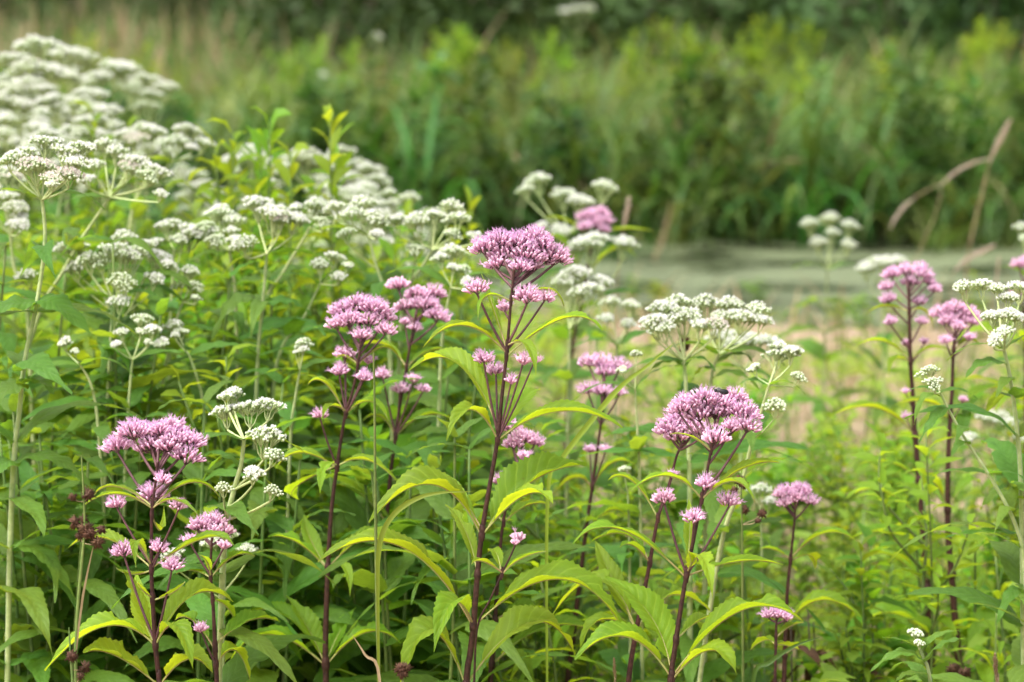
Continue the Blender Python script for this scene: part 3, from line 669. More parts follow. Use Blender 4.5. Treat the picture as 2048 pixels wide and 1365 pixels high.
pink_plant('pink flower head with loose lobes just behind the domed head by the grass stalk', 3.55,
  [(832, 630), (822, 680), (812, 740), (800, 810), (790, 880), (780, 960), (770, 1080), (764, 1190), (758, 1310), (755, 1372)],
  [(798, 565, 21, 650), (835, 585, 24, 640), (868, 582, 19, 640), (848, 606, 25, 640), (872, 628, 22, 690), (812, 608, 20, 640), (830, 652, 13, 690), (810, 640, 9, 700), (766, 746, 14, 870), (799, 776, 14, 850), (845, 774, 13, 870), (826, 754, 11, 870), (855, 600, 18, 640)],
  [(735, 715, 694, 770, 690, 30, .03, 0), (735, 900, 700, 855, 702, 26, .02, 0), (872, 725, 842, 760, 832, 30, 0, 0), (872, 905, 840, 850, 830, 38, .0, -12), (1045, 640, 990, 700, 975, 56, .03, 10), (1045, 880, 1000, 830, 990, 50, .04, -10), (1200, 880, 1170, 820, 1150, 50, .03, -10), (1200, 690, 1180, 720, 1150, 44, .03, 10)], op=.35)
pink_plant('small pink head half hidden behind the tallest pink plant stem', 3.3,
  [(1040, 925), (1030, 950), (1015, 1000), (1003, 1070), (994, 1180), (986, 1300), (980, 1372)],
  [(1020, 850, 18, 930), (1045, 872, 24, 930), (1068, 880, 15, 930), (1028, 884, 18, 930), (1048, 907, 12, 960), (1048, 940, 15, 1020), (1000, 958, 15, 1020), (1020, 962, 12, 1010)],
  [(1045, 1100, 1010, 1055, 1010, 36, .03, 0), (1045, 930, 1030, 965, 1010, 36, .03, 0), (1240, 1110, 1250, 1060, 1215, 50, .03, -10), (1240, 880, 1225, 930, 1200, 44, .04, 10), (1330, 1230, 1290, 1110, 1250, 60, .06, -10)], op=.6)
pink_plant('pink head with three lobes, crossed by a yellow grass blade', 3.6,
  [(1210, 780), (1204, 830), (1196, 890), (1185, 970), (1172, 1060), (1160, 1160), (1146, 1270), (1134, 1372)],
  [(1180, 720, 19, 800), (1205, 722, 21, 790), (1236, 728, 20, 800), (1210, 740, 18, 790), (1177, 775, 15, 850), (1202, 778, 16, 820), (1238, 782, 12, 850), (1180, 895, 10, 975), (1211, 895, 10, 975)],
  [(975, 1105, 990, 1150, 955, 30, 0, 0), (975, 1270, 930, 1225, 925, 34, 0, 0), (1065, 1090, 1010, 1120, 1040, 36, .02, 0), (1065, 1260, 1040, 1220, 1020, 40, .03, 0), (1170, 1050, 1150, 1100, 1130, 50, .03, 0), (1170, 1280, 1140, 1220, 1120, 50, .03, 0), (1280, 1260, 1270, 1200, 1230, 56, .05, 0)], op=.7)
pink_plant('short pink flowered plant beside the wide domed pink head near the rush', 3.08,
  [(424, 1075), (422, 1110), (421, 1150), (426, 1210), (430, 1290), (434, 1372)],
  [(402, 1046, 20, 1085), (428, 1038, 22, 1082), (450, 1055, 18, 1085), (425, 1056, 18, 1082), (380, 1075, 13, 1150), (447, 1086, 13, 1140), (402, 1252, 12, 1330), (395, 1050, 14, 1085)],
  [(1155, 510, 1112, 468, 1112, 34, .02, 0), (1155, 352, 1148, 385, 1140, 26, .02, 0), (1152, 400, 1110, 415, 1125, 20, -.03, 0), (1200, 470, 1240, 450, 1210, 34, .03, 0), (1290, 560, 1245, 500, 1240, 60, .06, -14), (1300, 350, 1240, 385, 1240, 40, .05, 0), (1330, 500, 1360, 470, 1300, 60, .02, 0)], op=.3)
pink_plant('small pink head alone among the yellow green herbs beyond the bee plant', 3.45,
  [(1591, 1012), (1589, 1040), (1583, 1100), (1575, 1180), (1571, 1270), (1568, 1372)],
  [(1575, 980, 18, 1020), (1600, 978, 19, 1018), (1617, 998, 14, 1040), (1570, 1003, 12, 1035), (1590, 992, 17, 1018), (1560, 985, 12, 1020)],
  [(1118, 1520, 1100, 1545, 1098, 24, 0, 0), (1116, 1712, 1082, 1650, 1066, 34, -.02, -8), (1122, 1630, 1140, 1620, 1110, 36, .05, 0), (1255, 1722, 1235, 1640, 1200, 56, -.02, -14), (1250, 1500, 1210, 1530, 1200, 40, .03, 0), (1310, 1620, 1300, 1600, 1290, 40, -.04, 0)], op=.6)
pink_plant('flat little pink head on a short stem low by the drooping leaf tip', 3.2,
  [(1553, 1236), (1552, 1275), (1550, 1372)], [(1538, 1226, 14, 1240), (1556, 1225, 16, 1240), (1573, 1229, 12, 1240)],
  [(1275, 1608, 1245, 1580, 1252, 22, .02, 0), (1290, 1600, 1300, 1570, 1290, 30, .04, 0), (1290, 1500, 1300, 1530, 1280, 30, .04, 0)], op=.95, r1=.003)
# right pair
pink_plant('tall pink flowered plant with many small rosy lobes, taller of the near black stemmed pair', 3.85,
  [(1817, 575), (1819, 640), (1821, 720), (1826, 800), (1830, 870), (1838, 960), (1846, 1060), (1855, 1180), (1862, 1300), (1864, 1372)],
  [(1785, 545, 16, 600), (1812, 538, 18, 590), (1838, 534, 14, 590), (1850, 546, 14, 595), (1774, 570, 13, 620), (1820, 560, 16, 590), (1856, 560, 12, 605), (1778, 595, 14, 650), (1838, 600, 12, 640), (1868, 575, 12, 620), (1782, 640, 12, 700), (1842, 640, 11, 690), (1848, 680, 8, 730), (1814, 683, 9, 720), (1812, 780, 7, 820), (1812, 830, 8, 870)],
  [(622, 1732, 628, 1770, 612, 18, .02, 0), (622, 1868, 660, 1850, 622, 16, 0, 0), (722, 1712, 694, 1765, 682, 22, 0, 0), (722, 1905, 702, 1860, 695, 20, 0, 0), (725, 1778, 750, 1790, 718, 22, -.03, 0), (872, 1660, 835, 1750, 815, 36, -.02, 8), (872, 1920, 850, 1870, 832, 34, .02, 0), (960, 1715, 930, 1780, 925, 34, .0, 6), (1040, 1690, 1000, 1760, 980, 46, .02, 10), (1030, 1840, 980, 1845, 1000, 40, .06, 0), (1180, 1720, 1130, 1780, 1110, 50, .04, 10), (1175, 1830, 1120, 1850, 1130, 40, -.03, 0), (1290, 1700, 1240, 1770, 1210, 60, .03, 10)], op=.7, r0=.002, r1=.0055)
pink_plant('pink flowered plant with one domed head, shorter of the near black stemmed pair', 3.75,
  [(1910, 665), (1906, 720), (1904, 780), (1899, 860), (1896, 940), (1895, 1010), (1897, 1080), (1904, 1160), (1910, 1240), (1918, 1330), (1922, 1372)],
  [(1882, 622, 18, 680), (1910, 614, 21, 670), (1938, 624, 17, 675), (1898, 638, 18, 675), (1922, 634, 16, 675), (1945, 640, 12, 690), (1893, 678, 11, 720), (1940, 670, 10, 715), (1926, 796, 8, 850), (1918, 650, 12, 675)],
  [(700, 1960, 690, 1935, 680, 18, .02, 0), (830, 1790, 810, 1850, 802, 30, -.03, 6), (830, 2030, 790, 1970, 778, 40, .03, -8), (1018, 1835, 1010, 1860, 960, 34, -.05, 0), (1018, 1962, 968, 1935, 965, 34, .02, -8), (1020, 1850, 970, 1870, 985, 30, .04, 0), (1148, 1700, 1078, 1800, 1070, 60, -.02, 10), (1150, 1990, 1090, 1950, 1085, 56, .02, -14), (1148, 1830, 1030, 1850, 1060, 34, .03, 10), (1330, 1720, 1260, 1800, 1230, 84, .0, 14), (1330, 2040, 1260, 1990, 1240, 84, .04, -14)], op=.6, r0=.002, r1=.0052)
pink_plant('blurred rosy head with narrow leaves rising among white heads by the pond', 4.7,
  [(1190, 462), (1176, 530), (1160, 610), (1144, 700), (1136, 800)],
  [(1175, 430, 18, 475), (1198, 424, 18, 470), (1210, 438, 13, 475), (1190, 444, 16, 470), (1172, 450, 12, 480), (1208, 456, 11, 485)],
  [(478, 1308, 463, 1240, 458, 17, 0, 0), (475, 1090, 436, 1130, 440, 17, 0, 0), (560, 1272, 515, 1225, 500, 34, .0, -10), (560, 1090, 490, 1120, 480, 34, .03, 10), (700, 1230, 670, 1190, 660, 34, .03, 0)], op=.4, r0=.0025, group='pink wildflowers behind')
pink_plant('blurred pink head showing just behind the sharp greenish white clusters', 4.3,
  [(2048, 560), (2050, 700), (2052, 900)], [(2040, 526, 15, 570), (2060, 520, 16, 570), (2038, 578, 13, 640), (2070, 540, 14, 570)], whorls=((700, 4, .11, 10), (820, 4, .12, 50)), op=.5, group='pink wildflowers behind')

# ------------------------------------------------------------------ white wildflowers
GW = 'white wildflowers of the dense stand'; GB = 'blurred white heads at the back of the stand'
def white_plant(label, d, S, clusters, style=2, group='white wildflowers', leafstep=.07, ll=.15, first=None, leaves=()):
    """S: stem pixels, first one is the fork the flower branches leave from"""
    P = stem_curve(S, d); base = P[-1].copy()
    e = thing('white_wildflower', base, label, 'wildflower', group)
    C_ = catmull(P, 6); mb = MB(); n = len(C_); sr = .0011 + .0009 * min(1, sum(c[2] for c in clusters) / 190)
    mb.tube([q - base for q in C_], [sr * (1 + .8 * min(1, i / n * 1.5)) for i in range(n)], 8, 0)
    obj('stem', mb.mesh('stem', ['stem_white']), e)
    if group in (GW, GB):
        clusters = list(clusters) + [(c[0] + U(-1.6, 1.6) * c[2], c[1] + U(.2, 1.9) * c[2], c[2] * U(.5, .8), random.choice((0, 1, 1, 2))) for c in clusters if rnd() < .6]
    root = C_[0]
    cyy = sum(c[1] for c in clusters) / len(clusters)
    for c in clusters:
        x, y, r = c[:3]; st = c[3] if len(c) > 3 else (style if rnd() < .75 else max(0, style - 1))
        Rm = sz(r, d) * (1.2 if d < 3.4 else 1.1); dd = max(-.04, min(.05, sz((cyy - y) * 1.6, d))) + U(-.012, .012)
        cc = pt(x, y, d + dd); src = pick_white(Rm, st); k = Rm / src[0]
        a = cc - UP * (1.1 * Rm); rt = root
        if a.z < root.z - .005:
            lower = [q for q in C_ if q.z < a.z - .03]; rt = lower[0] if lower else C_[-1]
        b = MB(); m1 = rt.lerp(a, .5) + Vector(((a.x - rt.x) * .03, (a.y - rt.y) * .03, -.02 * (a - rt).length))
        P2 = catmull([rt, m1, a], 4)
        b.tube([q - base for q in P2], [sr * .85 - .0005 * i / len(P2) for i in range(len(P2))], 6, 0, False)
        br = obj('flower_branch', b.mesh('flower_branch', ['twig_white']), e)
        tilt = ((cc - rt).normalized() * .5 + UP).normalized()
        q = UP.rotation_difference(tilt).to_matrix().to_4x4() @ Matrix.Rotation(U(0, 6.28), 4, 'Z')
        off = q @ Vector((0, 0, -1.15 * Rm))
        obj('flower_cluster', src[2], br, Matrix.Translation(a - base - off) @ q @ Matrix.Scale(k, 4))
    # opposite leaf pairs, each pair turned a quarter from the one above
    z = root.z; az = U(-.5, .5); ln = ll * .5
    for (row, tx, ty, kx, ky, wpx, dd, roll) in leaves:
        b = pt(at_row(S, row), row, d); t = pt(tx, ty, d + dd); p = pt(kx, ky, d + dd * .5)
        mb, rb = leaf_through(b - base, t - base, p - base, sz(wpx, d), fold=U(12, 26), roll=roll, seg=30, half=3, pet=0, teeth=.06, peak=.3)
        obj('leaf', mb.mesh('leaf', ['leaf_white']), e)
    while z > base.z + .06:
        q = min(C_, key=lambda v: abs(v.z - z))
        for k in (0, 1):
            obj('leaf', random.choice(LEAF_W), e, leaf_matrix(q - base, az + k * math.pi + U(-.2, .2), U(-.1, .5), U(-.35, .35), ln * U(.85, 1.15)))
        az += math.pi / 2 + U(-.2, .2); ln = min(ll, ln + .03); z -= leafstep * U(.85, 1.15)
    return e
WP = white_plant
WP('broad flat white flower head standing free between the tallest pink plant and the pond', 3.5, [(1368, 722), (1372, 775), (1378, 900), (1380, 1050), (1380, 1200)],
   [(1316, 648, 30), (1330, 620, 28), (1356, 612, 28), (1369, 637, 36), (1332, 662, 22, 1), (1398, 655, 24), (1425, 652, 22, 3)],
   2, leaves=[(735, 1290, 752, 1335, 720, 34, 0, 10), (735, 1432, 745, 1400, 715, 26, -.02, 0)])
WP('white flower head with long forked pale stalks, joined to the broad free standing head', 3.55, [(1438, 709), (1425, 745), (1418, 820), (1412, 950), (1410, 1150)],
   [(1412, 614, 30), (1458, 618, 30), (1508, 624, 22, 1), (1478, 638, 28), (1517, 644, 20), (1440, 640, 20)],
   2, leaves=[(725, 1510, 735, 1480, 705, 28, 0, -10), (760, 1520, 780, 1470, 745, 34, -.02, -10), (740, 1385, 760, 1405, 735, 26, .02, 0)])
WP('blurred white head peeping out behind the free standing white heads', 4.0, [(1490, 740), (1488, 800), (1480, 950)], [(1451, 676, 28), (1501, 686, 28), (1536, 686, 20), (1470, 690, 20)], 2)
WP('small branching plant with greenish white tufts between the free white heads and pink pair', 3.35, [(1538, 770), (1525, 815), (1505, 880), (1480, 980), (1440, 1100)],
   [(1554, 700, 17, 1), (1580, 710, 17, 2), (1551, 717, 20, 1), (1514, 740, 11, 0), (1588, 757, 13, 0), (1550, 815, 17, 0)], 1, leafstep=.06, ll=.08)
# the dense stand, left: front
WP('sharp white flower clusters on pale stalks just above the short pink plant', 3.12, [(488, 880), (482, 930), (468, 980), (455, 1040), (445, 1150)],
   [(455, 798, 15, 1), (466, 792, 17, 1), (455, 830, 24, 2), (500, 824, 26, 2), (534, 816, 22, 2), (526, 880, 32, 1), (540, 914, 17, 0), (505, 950, 17, 2), (447, 980, 14, 0), (540, 985, 14, 0)], 2, leaves=[(935, 400, 975, 440, 915, 26, .02, 0), (935, 560, 1000, 525, 950, 26, .02, 0)])
WP('white flowers mostly hidden behind the short pink plant', 3.3, [(450, 1110), (448, 1200), (446, 1300)], [(447, 1075, 20), (430, 1090, 16), (493, 1104, 16, 1), (356, 1116, 20, 1)], 2)
WP('greenish white bud cluster beside the domed pink head at the stand', 3.5, [(600, 740), (590, 800), (580, 900)], [(605, 690, 14, 0), (598, 698, 8, 0)], 0, GW)
WP('rounded greenish bud clusters at the front of the dense stand', 3.55, [(265, 720), (258, 800), (250, 950)], [(281, 645, 21, 0), (246, 668, 13, 1), (280, 668, 10, 0)], 0, GW)
WP('small white tuft beside the rounded greenish buds of the dense stand', 3.6, [(378, 710), (395, 760), (410, 850)], [(352, 658, 19, 1), (362, 668, 12, 0)], 1, GW)
WP('lone tiny white bud near the thick hairy stems at the stand edge', 3.5, [(160, 730), (185, 780), (200, 900)], [(133, 690, 12, 1)], 1, GW)
# thick-stemmed plant at the left border
WP('thick stemmed white flowered plant with wide dark leaves at the stand front', 3.3, [(84, 400), (90, 482), (74, 605), (50, 720), (38, 830), (28, 920), (20, 1100), (15, 1372)],
   [(90, 290, 22), (48, 315, 26), (73, 337, 29, 3), (125, 306, 20), (161, 301, 22), (139, 326, 24), (136, 354, 18, 3), (99, 361, 15, 3)], 2, GW,
   leaves=[(605, 200, 690, 120, 612, 70, -.04, -14), (605, -60, 640, 10, 610, 70, -.03, 14), (770, 108, 790, 80, 760, 60, -.05, 0), (770, -60, 850, 10, 780, 70, -.03, 10), (925, 190, 985, 110, 915, 60, -.03, -8), (925, -60, 985, 0, 930, 60, -.03, 8), (1090, 150, 1200, 90, 1110, 60, -.03, -8)])
WP('leaning white flowered plant whose stalk slants out of the stand front', 3.7, [(220, 394), (180, 453), (161, 482), (121, 552), (88, 607), (50, 720), (38, 830), (30, 1000)],
   [(209, 295, 20, 1), (231, 310, 22), (264, 326, 22), (253, 336, 18, 3), (299, 345, 24), (194, 336, 18, 1)], 2, GW)
WP('white flower head half hidden beside the thick stemmed white plant', 3.9, [(20, 470), (30, 540), (51, 592), (60, 720)], [(11, 347, 20), (26, 365, 26, 3), (10, 398, 20), (29, 420, 24), (-20, 380, 24)], 2, GW)
WP('white head on a tall stalk above the dense stand, beside a thin green shoot', 4.8, [(180, 330), (185, 400), (190, 500)], [(183, 248, 30), (168, 271, 22, 1), (141, 266, 17, 1), (192, 273, 24)], 2, GW)
WP('white head behind the leaning white plant, middle of three above the stand', 4.6, [(275, 340), (272, 400), (268, 520)], [(253, 273, 22), (295, 270, 34), (271, 283, 24, 3)], 2, GW)
WP('white domed head with a slanting pale stalk next to the leafy green shoots', 4.5, [(343, 326), (312, 355), (278, 387), (255, 500)], [(370, 270, 32, 2), (399, 288, 19, 2), (352, 286, 22, 1)], 2, GW)
WP('single flat white cluster low in the dense stand below the leaning white plant', 3.7, [(165, 528), (205, 585), (227, 658), (225, 780)], [(150, 504, 32), (62, 556, 20, 1)], 2, GW)
WP('stack of white clusters over a round greenish ball cluster in the dense stand', 3.65, [(228, 603), (222, 676), (216, 800), (212, 950)], [(245, 482, 26, 1), (286, 493, 18), (231, 511, 38), (253, 520, 22), (242, 568, 28, 0), (205, 530, 18, 0)], 2, GW)
WP('white cluster beside the round greenish ball cluster of the dense stand', 3.7, [(293, 546), (270, 600), (232, 680), (225, 800)], [(311, 519, 27), (330, 533, 15)], 2, GW)
WP('drooping greenish white cluster pair in the dense stand under the twin white heads', 3.7, [(366, 604), (352, 645), (330, 740), (320, 850)], [(377, 552, 21, 1), (383, 577, 18, 0), (362, 574, 14, 0)], 1, GW)
WP('twin flat white clusters on a forked stalk deep in the stand', 3.85, [(348, 500), (345, 566), (340, 700)], [(340, 456, 24), (376, 470, 30)], 2, GW)
WP('domed greenish white head beside the twin flat white clusters', 3.85, [(458, 500), (470, 580), (475, 720)], [(443, 434, 30, 1), (414, 456, 17, 0), (465, 449, 22, 1), (436, 482, 16, 0), (465, 482, 14, 1)], 1, GW)
WP('white plant with a clear three way fork of pale stalks in the stand', 3.7, [(534, 508), (526, 603), (517, 694), (512, 820), (510, 980)], [(517, 412, 29), (546, 434, 36), (583, 442, 26), (561, 444, 16, 3)], 2, GW, leaves=[(610, 420, 690, 470, 600, 60, -.03, 10), (610, 630, 640, 580, 600, 50, .02, -10)])
WP('white head on a stalk slanting into the three way fork', 3.85, [(620, 456), (598, 493), (560, 555), (528, 610), (515, 750)], [(594, 422, 16, 1), (631, 416, 25), (642, 434, 22, 1)], 2, GW)
WP('knobbly greenish white head on a straight stalk above the twin pink heads', 3.8, [(737, 472), (752, 530), (770, 592), (780, 720)], [(678, 420, 20, 1), (726, 416, 29, 1), (708, 434, 22, 1), (759, 449, 16, 0), (741, 434, 15, 1)], 1, GW)
WP('last white head of the dense stand towards the tallest pink head, stalk slanting', 3.85, [(865, 500), (840, 540), (815, 580), (800, 700)], [(799, 445, 22), (839, 449, 29), (869, 434, 15, 1), (898, 420, 22, 1), (913, 442, 20, 1), (898, 471, 15, 0)], 2, GW)
WP('green white ball cluster next to the tallest pink head', 3.7, [(902, 575), (890, 640), (880, 760)], [(905, 511, 27, 1), (920, 544, 15, 0), (885, 520, 16, 1)], 1, GW)
WP('blurred white head in front of the leafy shoot top', 4.9, [(616, 378), (618, 450), (615, 560)], [(612, 321, 38), (583, 321, 20), (546, 337, 16), (640, 330, 20)], 2, GW)
WP('heap of blurred white clusters beside the leafy shoot top', 5.2, [(722, 450), (720, 520), (715, 620)], [(686, 313, 30), (719, 335, 26), (735, 345, 24), (752, 365, 28), (700, 361, 26), (722, 387, 34)], 2, GW)
WP('blurred round white tuft next to the heaped white clusters', 4.8, [(805, 450), (800, 520), (790, 620)], [(817, 401, 20, 1), (788, 412, 15), (780, 390, 14)], 1, GW)
WP('small pair of white tufts low in the stand near the domed pink head', 3.75, [(640, 568), (605, 640), (565, 694), (545, 800)], [(664, 519, 19), (642, 533, 18, 1), (675, 555, 13, 1)], 2, GW)
GB = 'blurred white heads at the back of the stand'
for (S, cl) in [([(100, 210), (100, 330)], [(80, 106, 46), (130, 118, 36), (60, 140, 36), (30, 125, 30), (105, 150, 34)]), ([(215, 250), (210, 370)], [(165, 130, 40), (230, 145, 36), (195, 165, 34), (250, 140, 26)]),
                ([(300, 270), (290, 370)], [(290, 172, 36), (328, 180, 24), (262, 178, 26), (300, 195, 24)]), ([(30, 300), (35, 400)], [(15, 175, 34), (60, 168, 32), (0, 205, 30), (40, 215, 30)]),
                ([(110, 320), (105, 420)], [(70, 215, 40), (115, 232, 34), (40, 240, 28), (140, 225, 20)]), ([(0, 360), (5, 450)], [(5, 285, 26), (30, 300, 22), (-30, 280, 30)]), ([(400, 440), (395, 520)], [(385, 360, 30), (360, 350, 18), (405, 375, 22)])]:
    WP('pale blurred white flower head at the back of the dense stand', U(5.0, 6.0), S, cl, 2, GB)
for k in range(20):
    x = 850 * rnd() ** 1.2; y = 130 + x * .36 + U(0, 170); d = U(4.7, 6.0)
    WP('pale blurred white flower head at the back of the dense stand', d, [(x + U(-20, 20), y + 80), (x + U(-20, 20), y + 190)], [(x + U(-45, 45), y + U(-18, 24), U(16, 30)) for _ in range(5)], 2, GB)
GM = 'white heads between the tallest pink plant and the pond'
WP('three blurred white knobs rising against the dark sedges beside the rosy head', 4.9, [(1135, 470), (1140, 560), (1142, 680)], [(1080, 366, 24, 1), (1056, 383, 15, 1), (1128, 393, 26), (1158, 406, 23), (1204, 380, 24, 1), (1089, 455, 13), (1122, 465, 22)], 2, GM)
WP('blurred flat white clusters directly under the rosy head by the pond', 4.5, [(1205, 590), (1195, 680), (1190, 780)], [(1185, 491, 36), (1244, 491, 27), (1160, 500, 20)], 2, GM)
WP('white cluster mass close behind the tallest pink head', 4.1, [(1140, 660), (1138, 760), (1135, 900)], [(1155, 551, 28), (1132, 567, 30, 1), (1198, 567, 24), (1158, 590, 20), (1180, 580, 20)], 2, GM)
WP('small pale white tufts above the three lobed pink head', 4.2, [(1235, 690), (1232, 780), (1230, 900)], [(1224, 610, 18, 1), (1260, 617, 18, 1), (1214, 641, 14, 1), (1255, 650, 14, 1)], 1, GM)
WP('blurred candelabra of round white knobs standing in front of the pond', 5.8, [(1655, 540), (1652, 620), (1650, 720)], [(1660, 442, 20, 1), (1622, 452, 19, 1), (1695, 456, 19, 1), (1638, 488, 18, 1), (1692, 492, 17, 1), (1665, 470, 16, 1)], 1, GM, leaves=[(620, 1560, 640, 1610, 605, 40, 0, 0), (600, 1710, 645, 1690, 605, 40, 0, 0)])
WP('blurred low white cluster in front of the pond beside the tall pink plant', 5.2, [(1765, 610), (1766, 700), (1768, 800)], [(1760, 535, 34), (1790, 528, 24), (1735, 540, 20)], 2, GM)
WP('small white bud plant beside the yellow grass blade under the free white heads', 3.5, [(1270, 780), (1275, 860), (1280, 980)], [(1272, 712, 10, 0), (1246, 742, 9, 0)], 0, GM)
GR = 'white wildflowers around the near black stemmed pink pair'
WP('sharp greenish white clusters on a pale stalk overlapping the near black stemmed pink pair', 3.25, [(2008, 700), (2018, 745), (2030, 825), (2040, 930), (2044, 1060), (2046, 1200), (2048, 1372)],
   [(1932, 581, 20, 1), (1965, 575, 20, 2), (1996, 582, 15, 1), (1986, 636, 14, 2), (2012, 632, 15, 2), (2034, 640, 14, 2), (2009, 665, 14, 1), (1989, 682, 12, 1), (2038, 582, 23, 2), (2016, 600, 14, 2)], 1, GR, leafstep=.055,
   leaves=[(730, 1930, 760, 1965, 725, 40, -.02, 10), (760, 1990, 800, 2010, 760, 30, -.04, 0), (1000, 1960, 1020, 2000, 985, 50, -.03, 0), (1070, 1890, 1075, 1970, 1062, 30, -.02, 8), (1180, 1990, 1260, 2020, 1190, 40, -.03, 0)])
WP('round greenish bud ball on a long slanting stalk crossing the near black stemmed pink pair', 3.2, [(1880, 785), (1900, 825), (1935, 886), (1996, 980), (2036, 1064), (2050, 1150)], [(1862, 748, 19, 0), (1870, 768, 15, 0)], 0, GR, leafstep=.05, ll=.075,
   leaves=[(800, 1828, 850, 1850, 790, 30, -.02, 0), (815, 1838, 885, 1870, 835, 36, -.03, 0), (890, 1900, 920, 1920, 885, 26, -.03, 0)])
WP('blurred flat white cluster beyond the long slanting stalk', 4.2, [(1988, 920), (1990, 1000), (1992, 1120)], [(1985, 842, 32), (2010, 850, 20), (1942, 879, 15, 1), (2032, 880, 17)], 2, GR)
WP('tiny green white bud ball on a young shoot below the near black stemmed pair', 2.95, [(1840, 1298), (1848, 1320), (1862, 1372)], [(1833, 1272, 13, 0), (1838, 1288, 9, 0)], 0, GR, leafstep=.04, ll=.09,
   leaves=[(1325, 1740, 1345, 1800, 1305, 40, -.02, 10), (1325, 1930, 1278, 1880, 1288, 40, -.02, -10), (1350, 1790, 1365, 1820, 1345, 30, -.05, 0)])
WP('white head half hidden behind the bee plant branches', 3.7, [(1522, 1050), (1524, 1120), (1526, 1250)], [(1520, 986, 20, 1), (1538, 1005, 13, 1)], 1, GR)
WP('small bud beside the stem of the three lobed pink head', 3.5, [(1256, 990), (1258, 1060), (1260, 1200)], [(1250, 942, 10, 0)], 0, GR, ll=.08)
WP('blurred white clusters beside the low leaning plume over the pond', 4.6, [(2062, 560), (2064, 700), (2066, 850)], [(2045, 460, 16, 1), (2070, 440, 18, 1), (2050, 480, 12, 0)], 1, GR)

# ------------------------------------------------------------------ undergrowth
def shoot_plant(px, py, d, n, ll, label, group, name='leafy_shoot', meshes=LEAF_W, mats='stem_herb', droop=0.0):
    p = pt(px, py, d); g = ground_z(p.x, d)
    if p.z - g < .08: return
    bx = p.x + U(-.06, .06); base = Vector((bx, d, g - .01)); e = thing(name, base, label, 'herb', group)
    top = p - base; P = catmull([Vector((0, 0, 0)), top * .5 + Vector((U(-.02, .02), U(-.02, .02), 0)), top], 5)
    mb = MB(); mb.tube(P, [.0032 * (1 - .6 * i / len(P)) for i in range(len(P))], 6, 0); obj('stem', mb.mesh('stem', [mats]), e)
    az = U(0, 6.28); z = top.z; k = 0; L = ll * .45
    while z > .05 and k < n:
        q = min(P, key=lambda v: abs(v.z - z))
        for j in (0, 1): obj('leaf', random.choice(meshes), e, leaf_matrix(q, az + j * math.pi + U(-.2, .2), U(-.1, .6) - droop, U(-.4, .4), L * U(.85, 1.15)))
        az += 1.57 + U(-.2, .2); L = min(ll, L + ll * .25); z -= ll * U(.42, .6); k += 1
    return e
LA = 'dark leafy shoot without flowers in the undergrowth of the white stand'
for k in range(110):
    x = U(-120, 960); y = U(470, 1150) if x < 500 else U(520, 1150); d = U(3.55, 4.9) if y < 800 else U(3.25, 4.2)
    shoot_plant(x, y, d, 8, U(.13, .19), LA, 'leafy shoots of the white stand')
for k in range(38):
    shoot_plant(U(-60, 720), U(900, 1260), U(3.38, 3.6), 7, U(.11, .16), 'leafy dark green shoot filling the foot of the white stand', 'leafy shoots at the foot of the white stand')
LB = 'broad leaved green shoot in the undergrowth between the pink stems'
for k in range(70):
    x = U(300, 2150); y = U(1030, 1330); d = U(3.42, 4.3)
    shoot_plant(x, y, d, 4, U(.07, .11), LB, 'leafy shoots between the pink stems', 'broad_leaf_shoot', LEAF_P, 'stem_herb')
def HL(x, k):
    w_ = 'narrow leaved' if nar else 'broader leaved'
    if x > 950: return (w_ + ' yellow green herb in the open low growth before the pond', 'low herbs before the pond, ' + w_)
    if k >= 200: return (w_ + ' bright green herb in the back of the white stand', 'herbs in the back of the white stand, ' + w_)
    return (w_ + ' bright green herb among the stems of the white stand', 'herbs among the white stand, ' + w_)
for k in range(370):
    x = U(-150, 2250) if k < 200 else U(-150, 930); d = 3.6 + 2.8 * rnd() ** 1.2
    if k >= 200: d = U(4.3, 6.8)
    nar = rnd() < .6
    if x > 1000 and d > 5.0 and rnd() < .55: continue
    herb(HERB_A if nar else HERB_B, x, (U(830, 1200) if d < 4.6 else U(740, 900)) if x > 950 else (U(390, 640) if k >= 200 else U(520, 1150)), d, *HL(x, k), 'leafy_herb', .6)
for k in range(26):
    nar = rnd() < .7; x = U(1080, 2150)
    herb(HERB_A if nar else HERB_B, x, U(545, 650), U(7.9, 8.7), ('narrow' if nar else 'broader') + ' leaved herb growing at the near shore of the pond', 'herbs on the near shore', 'shore_herb', .6)
# leafy shoots that stand above the white stand
for (x, y, d, lab) in [(482, 235, 4.3, 'tall leafy green shoot with a bare brown tip above the white stand'), (690, 232, 4.3, 'tall leafy green shoot with curled yellowish tip above the heaped white clusters'),
                       (440, 290, 4.35, 'shorter leafy shoot beside the bare tipped one, next to a white domed head'), (540, 300, 4.25, 'leafy shoot beside the bare tipped one, towards the curled tip shoot'), (225, 228, 4.7, 'thin bright green shoot between the white heads above the stand'), (520, 300, 4.4, 'leafy shoot directly behind the bare tipped one'), (465, 280, 4.3, 'leafy shoot hugging the bare tipped one'), (505, 265, 4.35, 'second tallest leafy shoot next to the bare tipped one'), (410, 330, 4.4, 'low leafy shoot under the white domed head'), (660, 290, 4.35, 'leafy shoot leaning on the curled tip shoot')]:
    herb(HERB_A, x, y, d, lab, None, 'tall_leafy_shoot', .6)

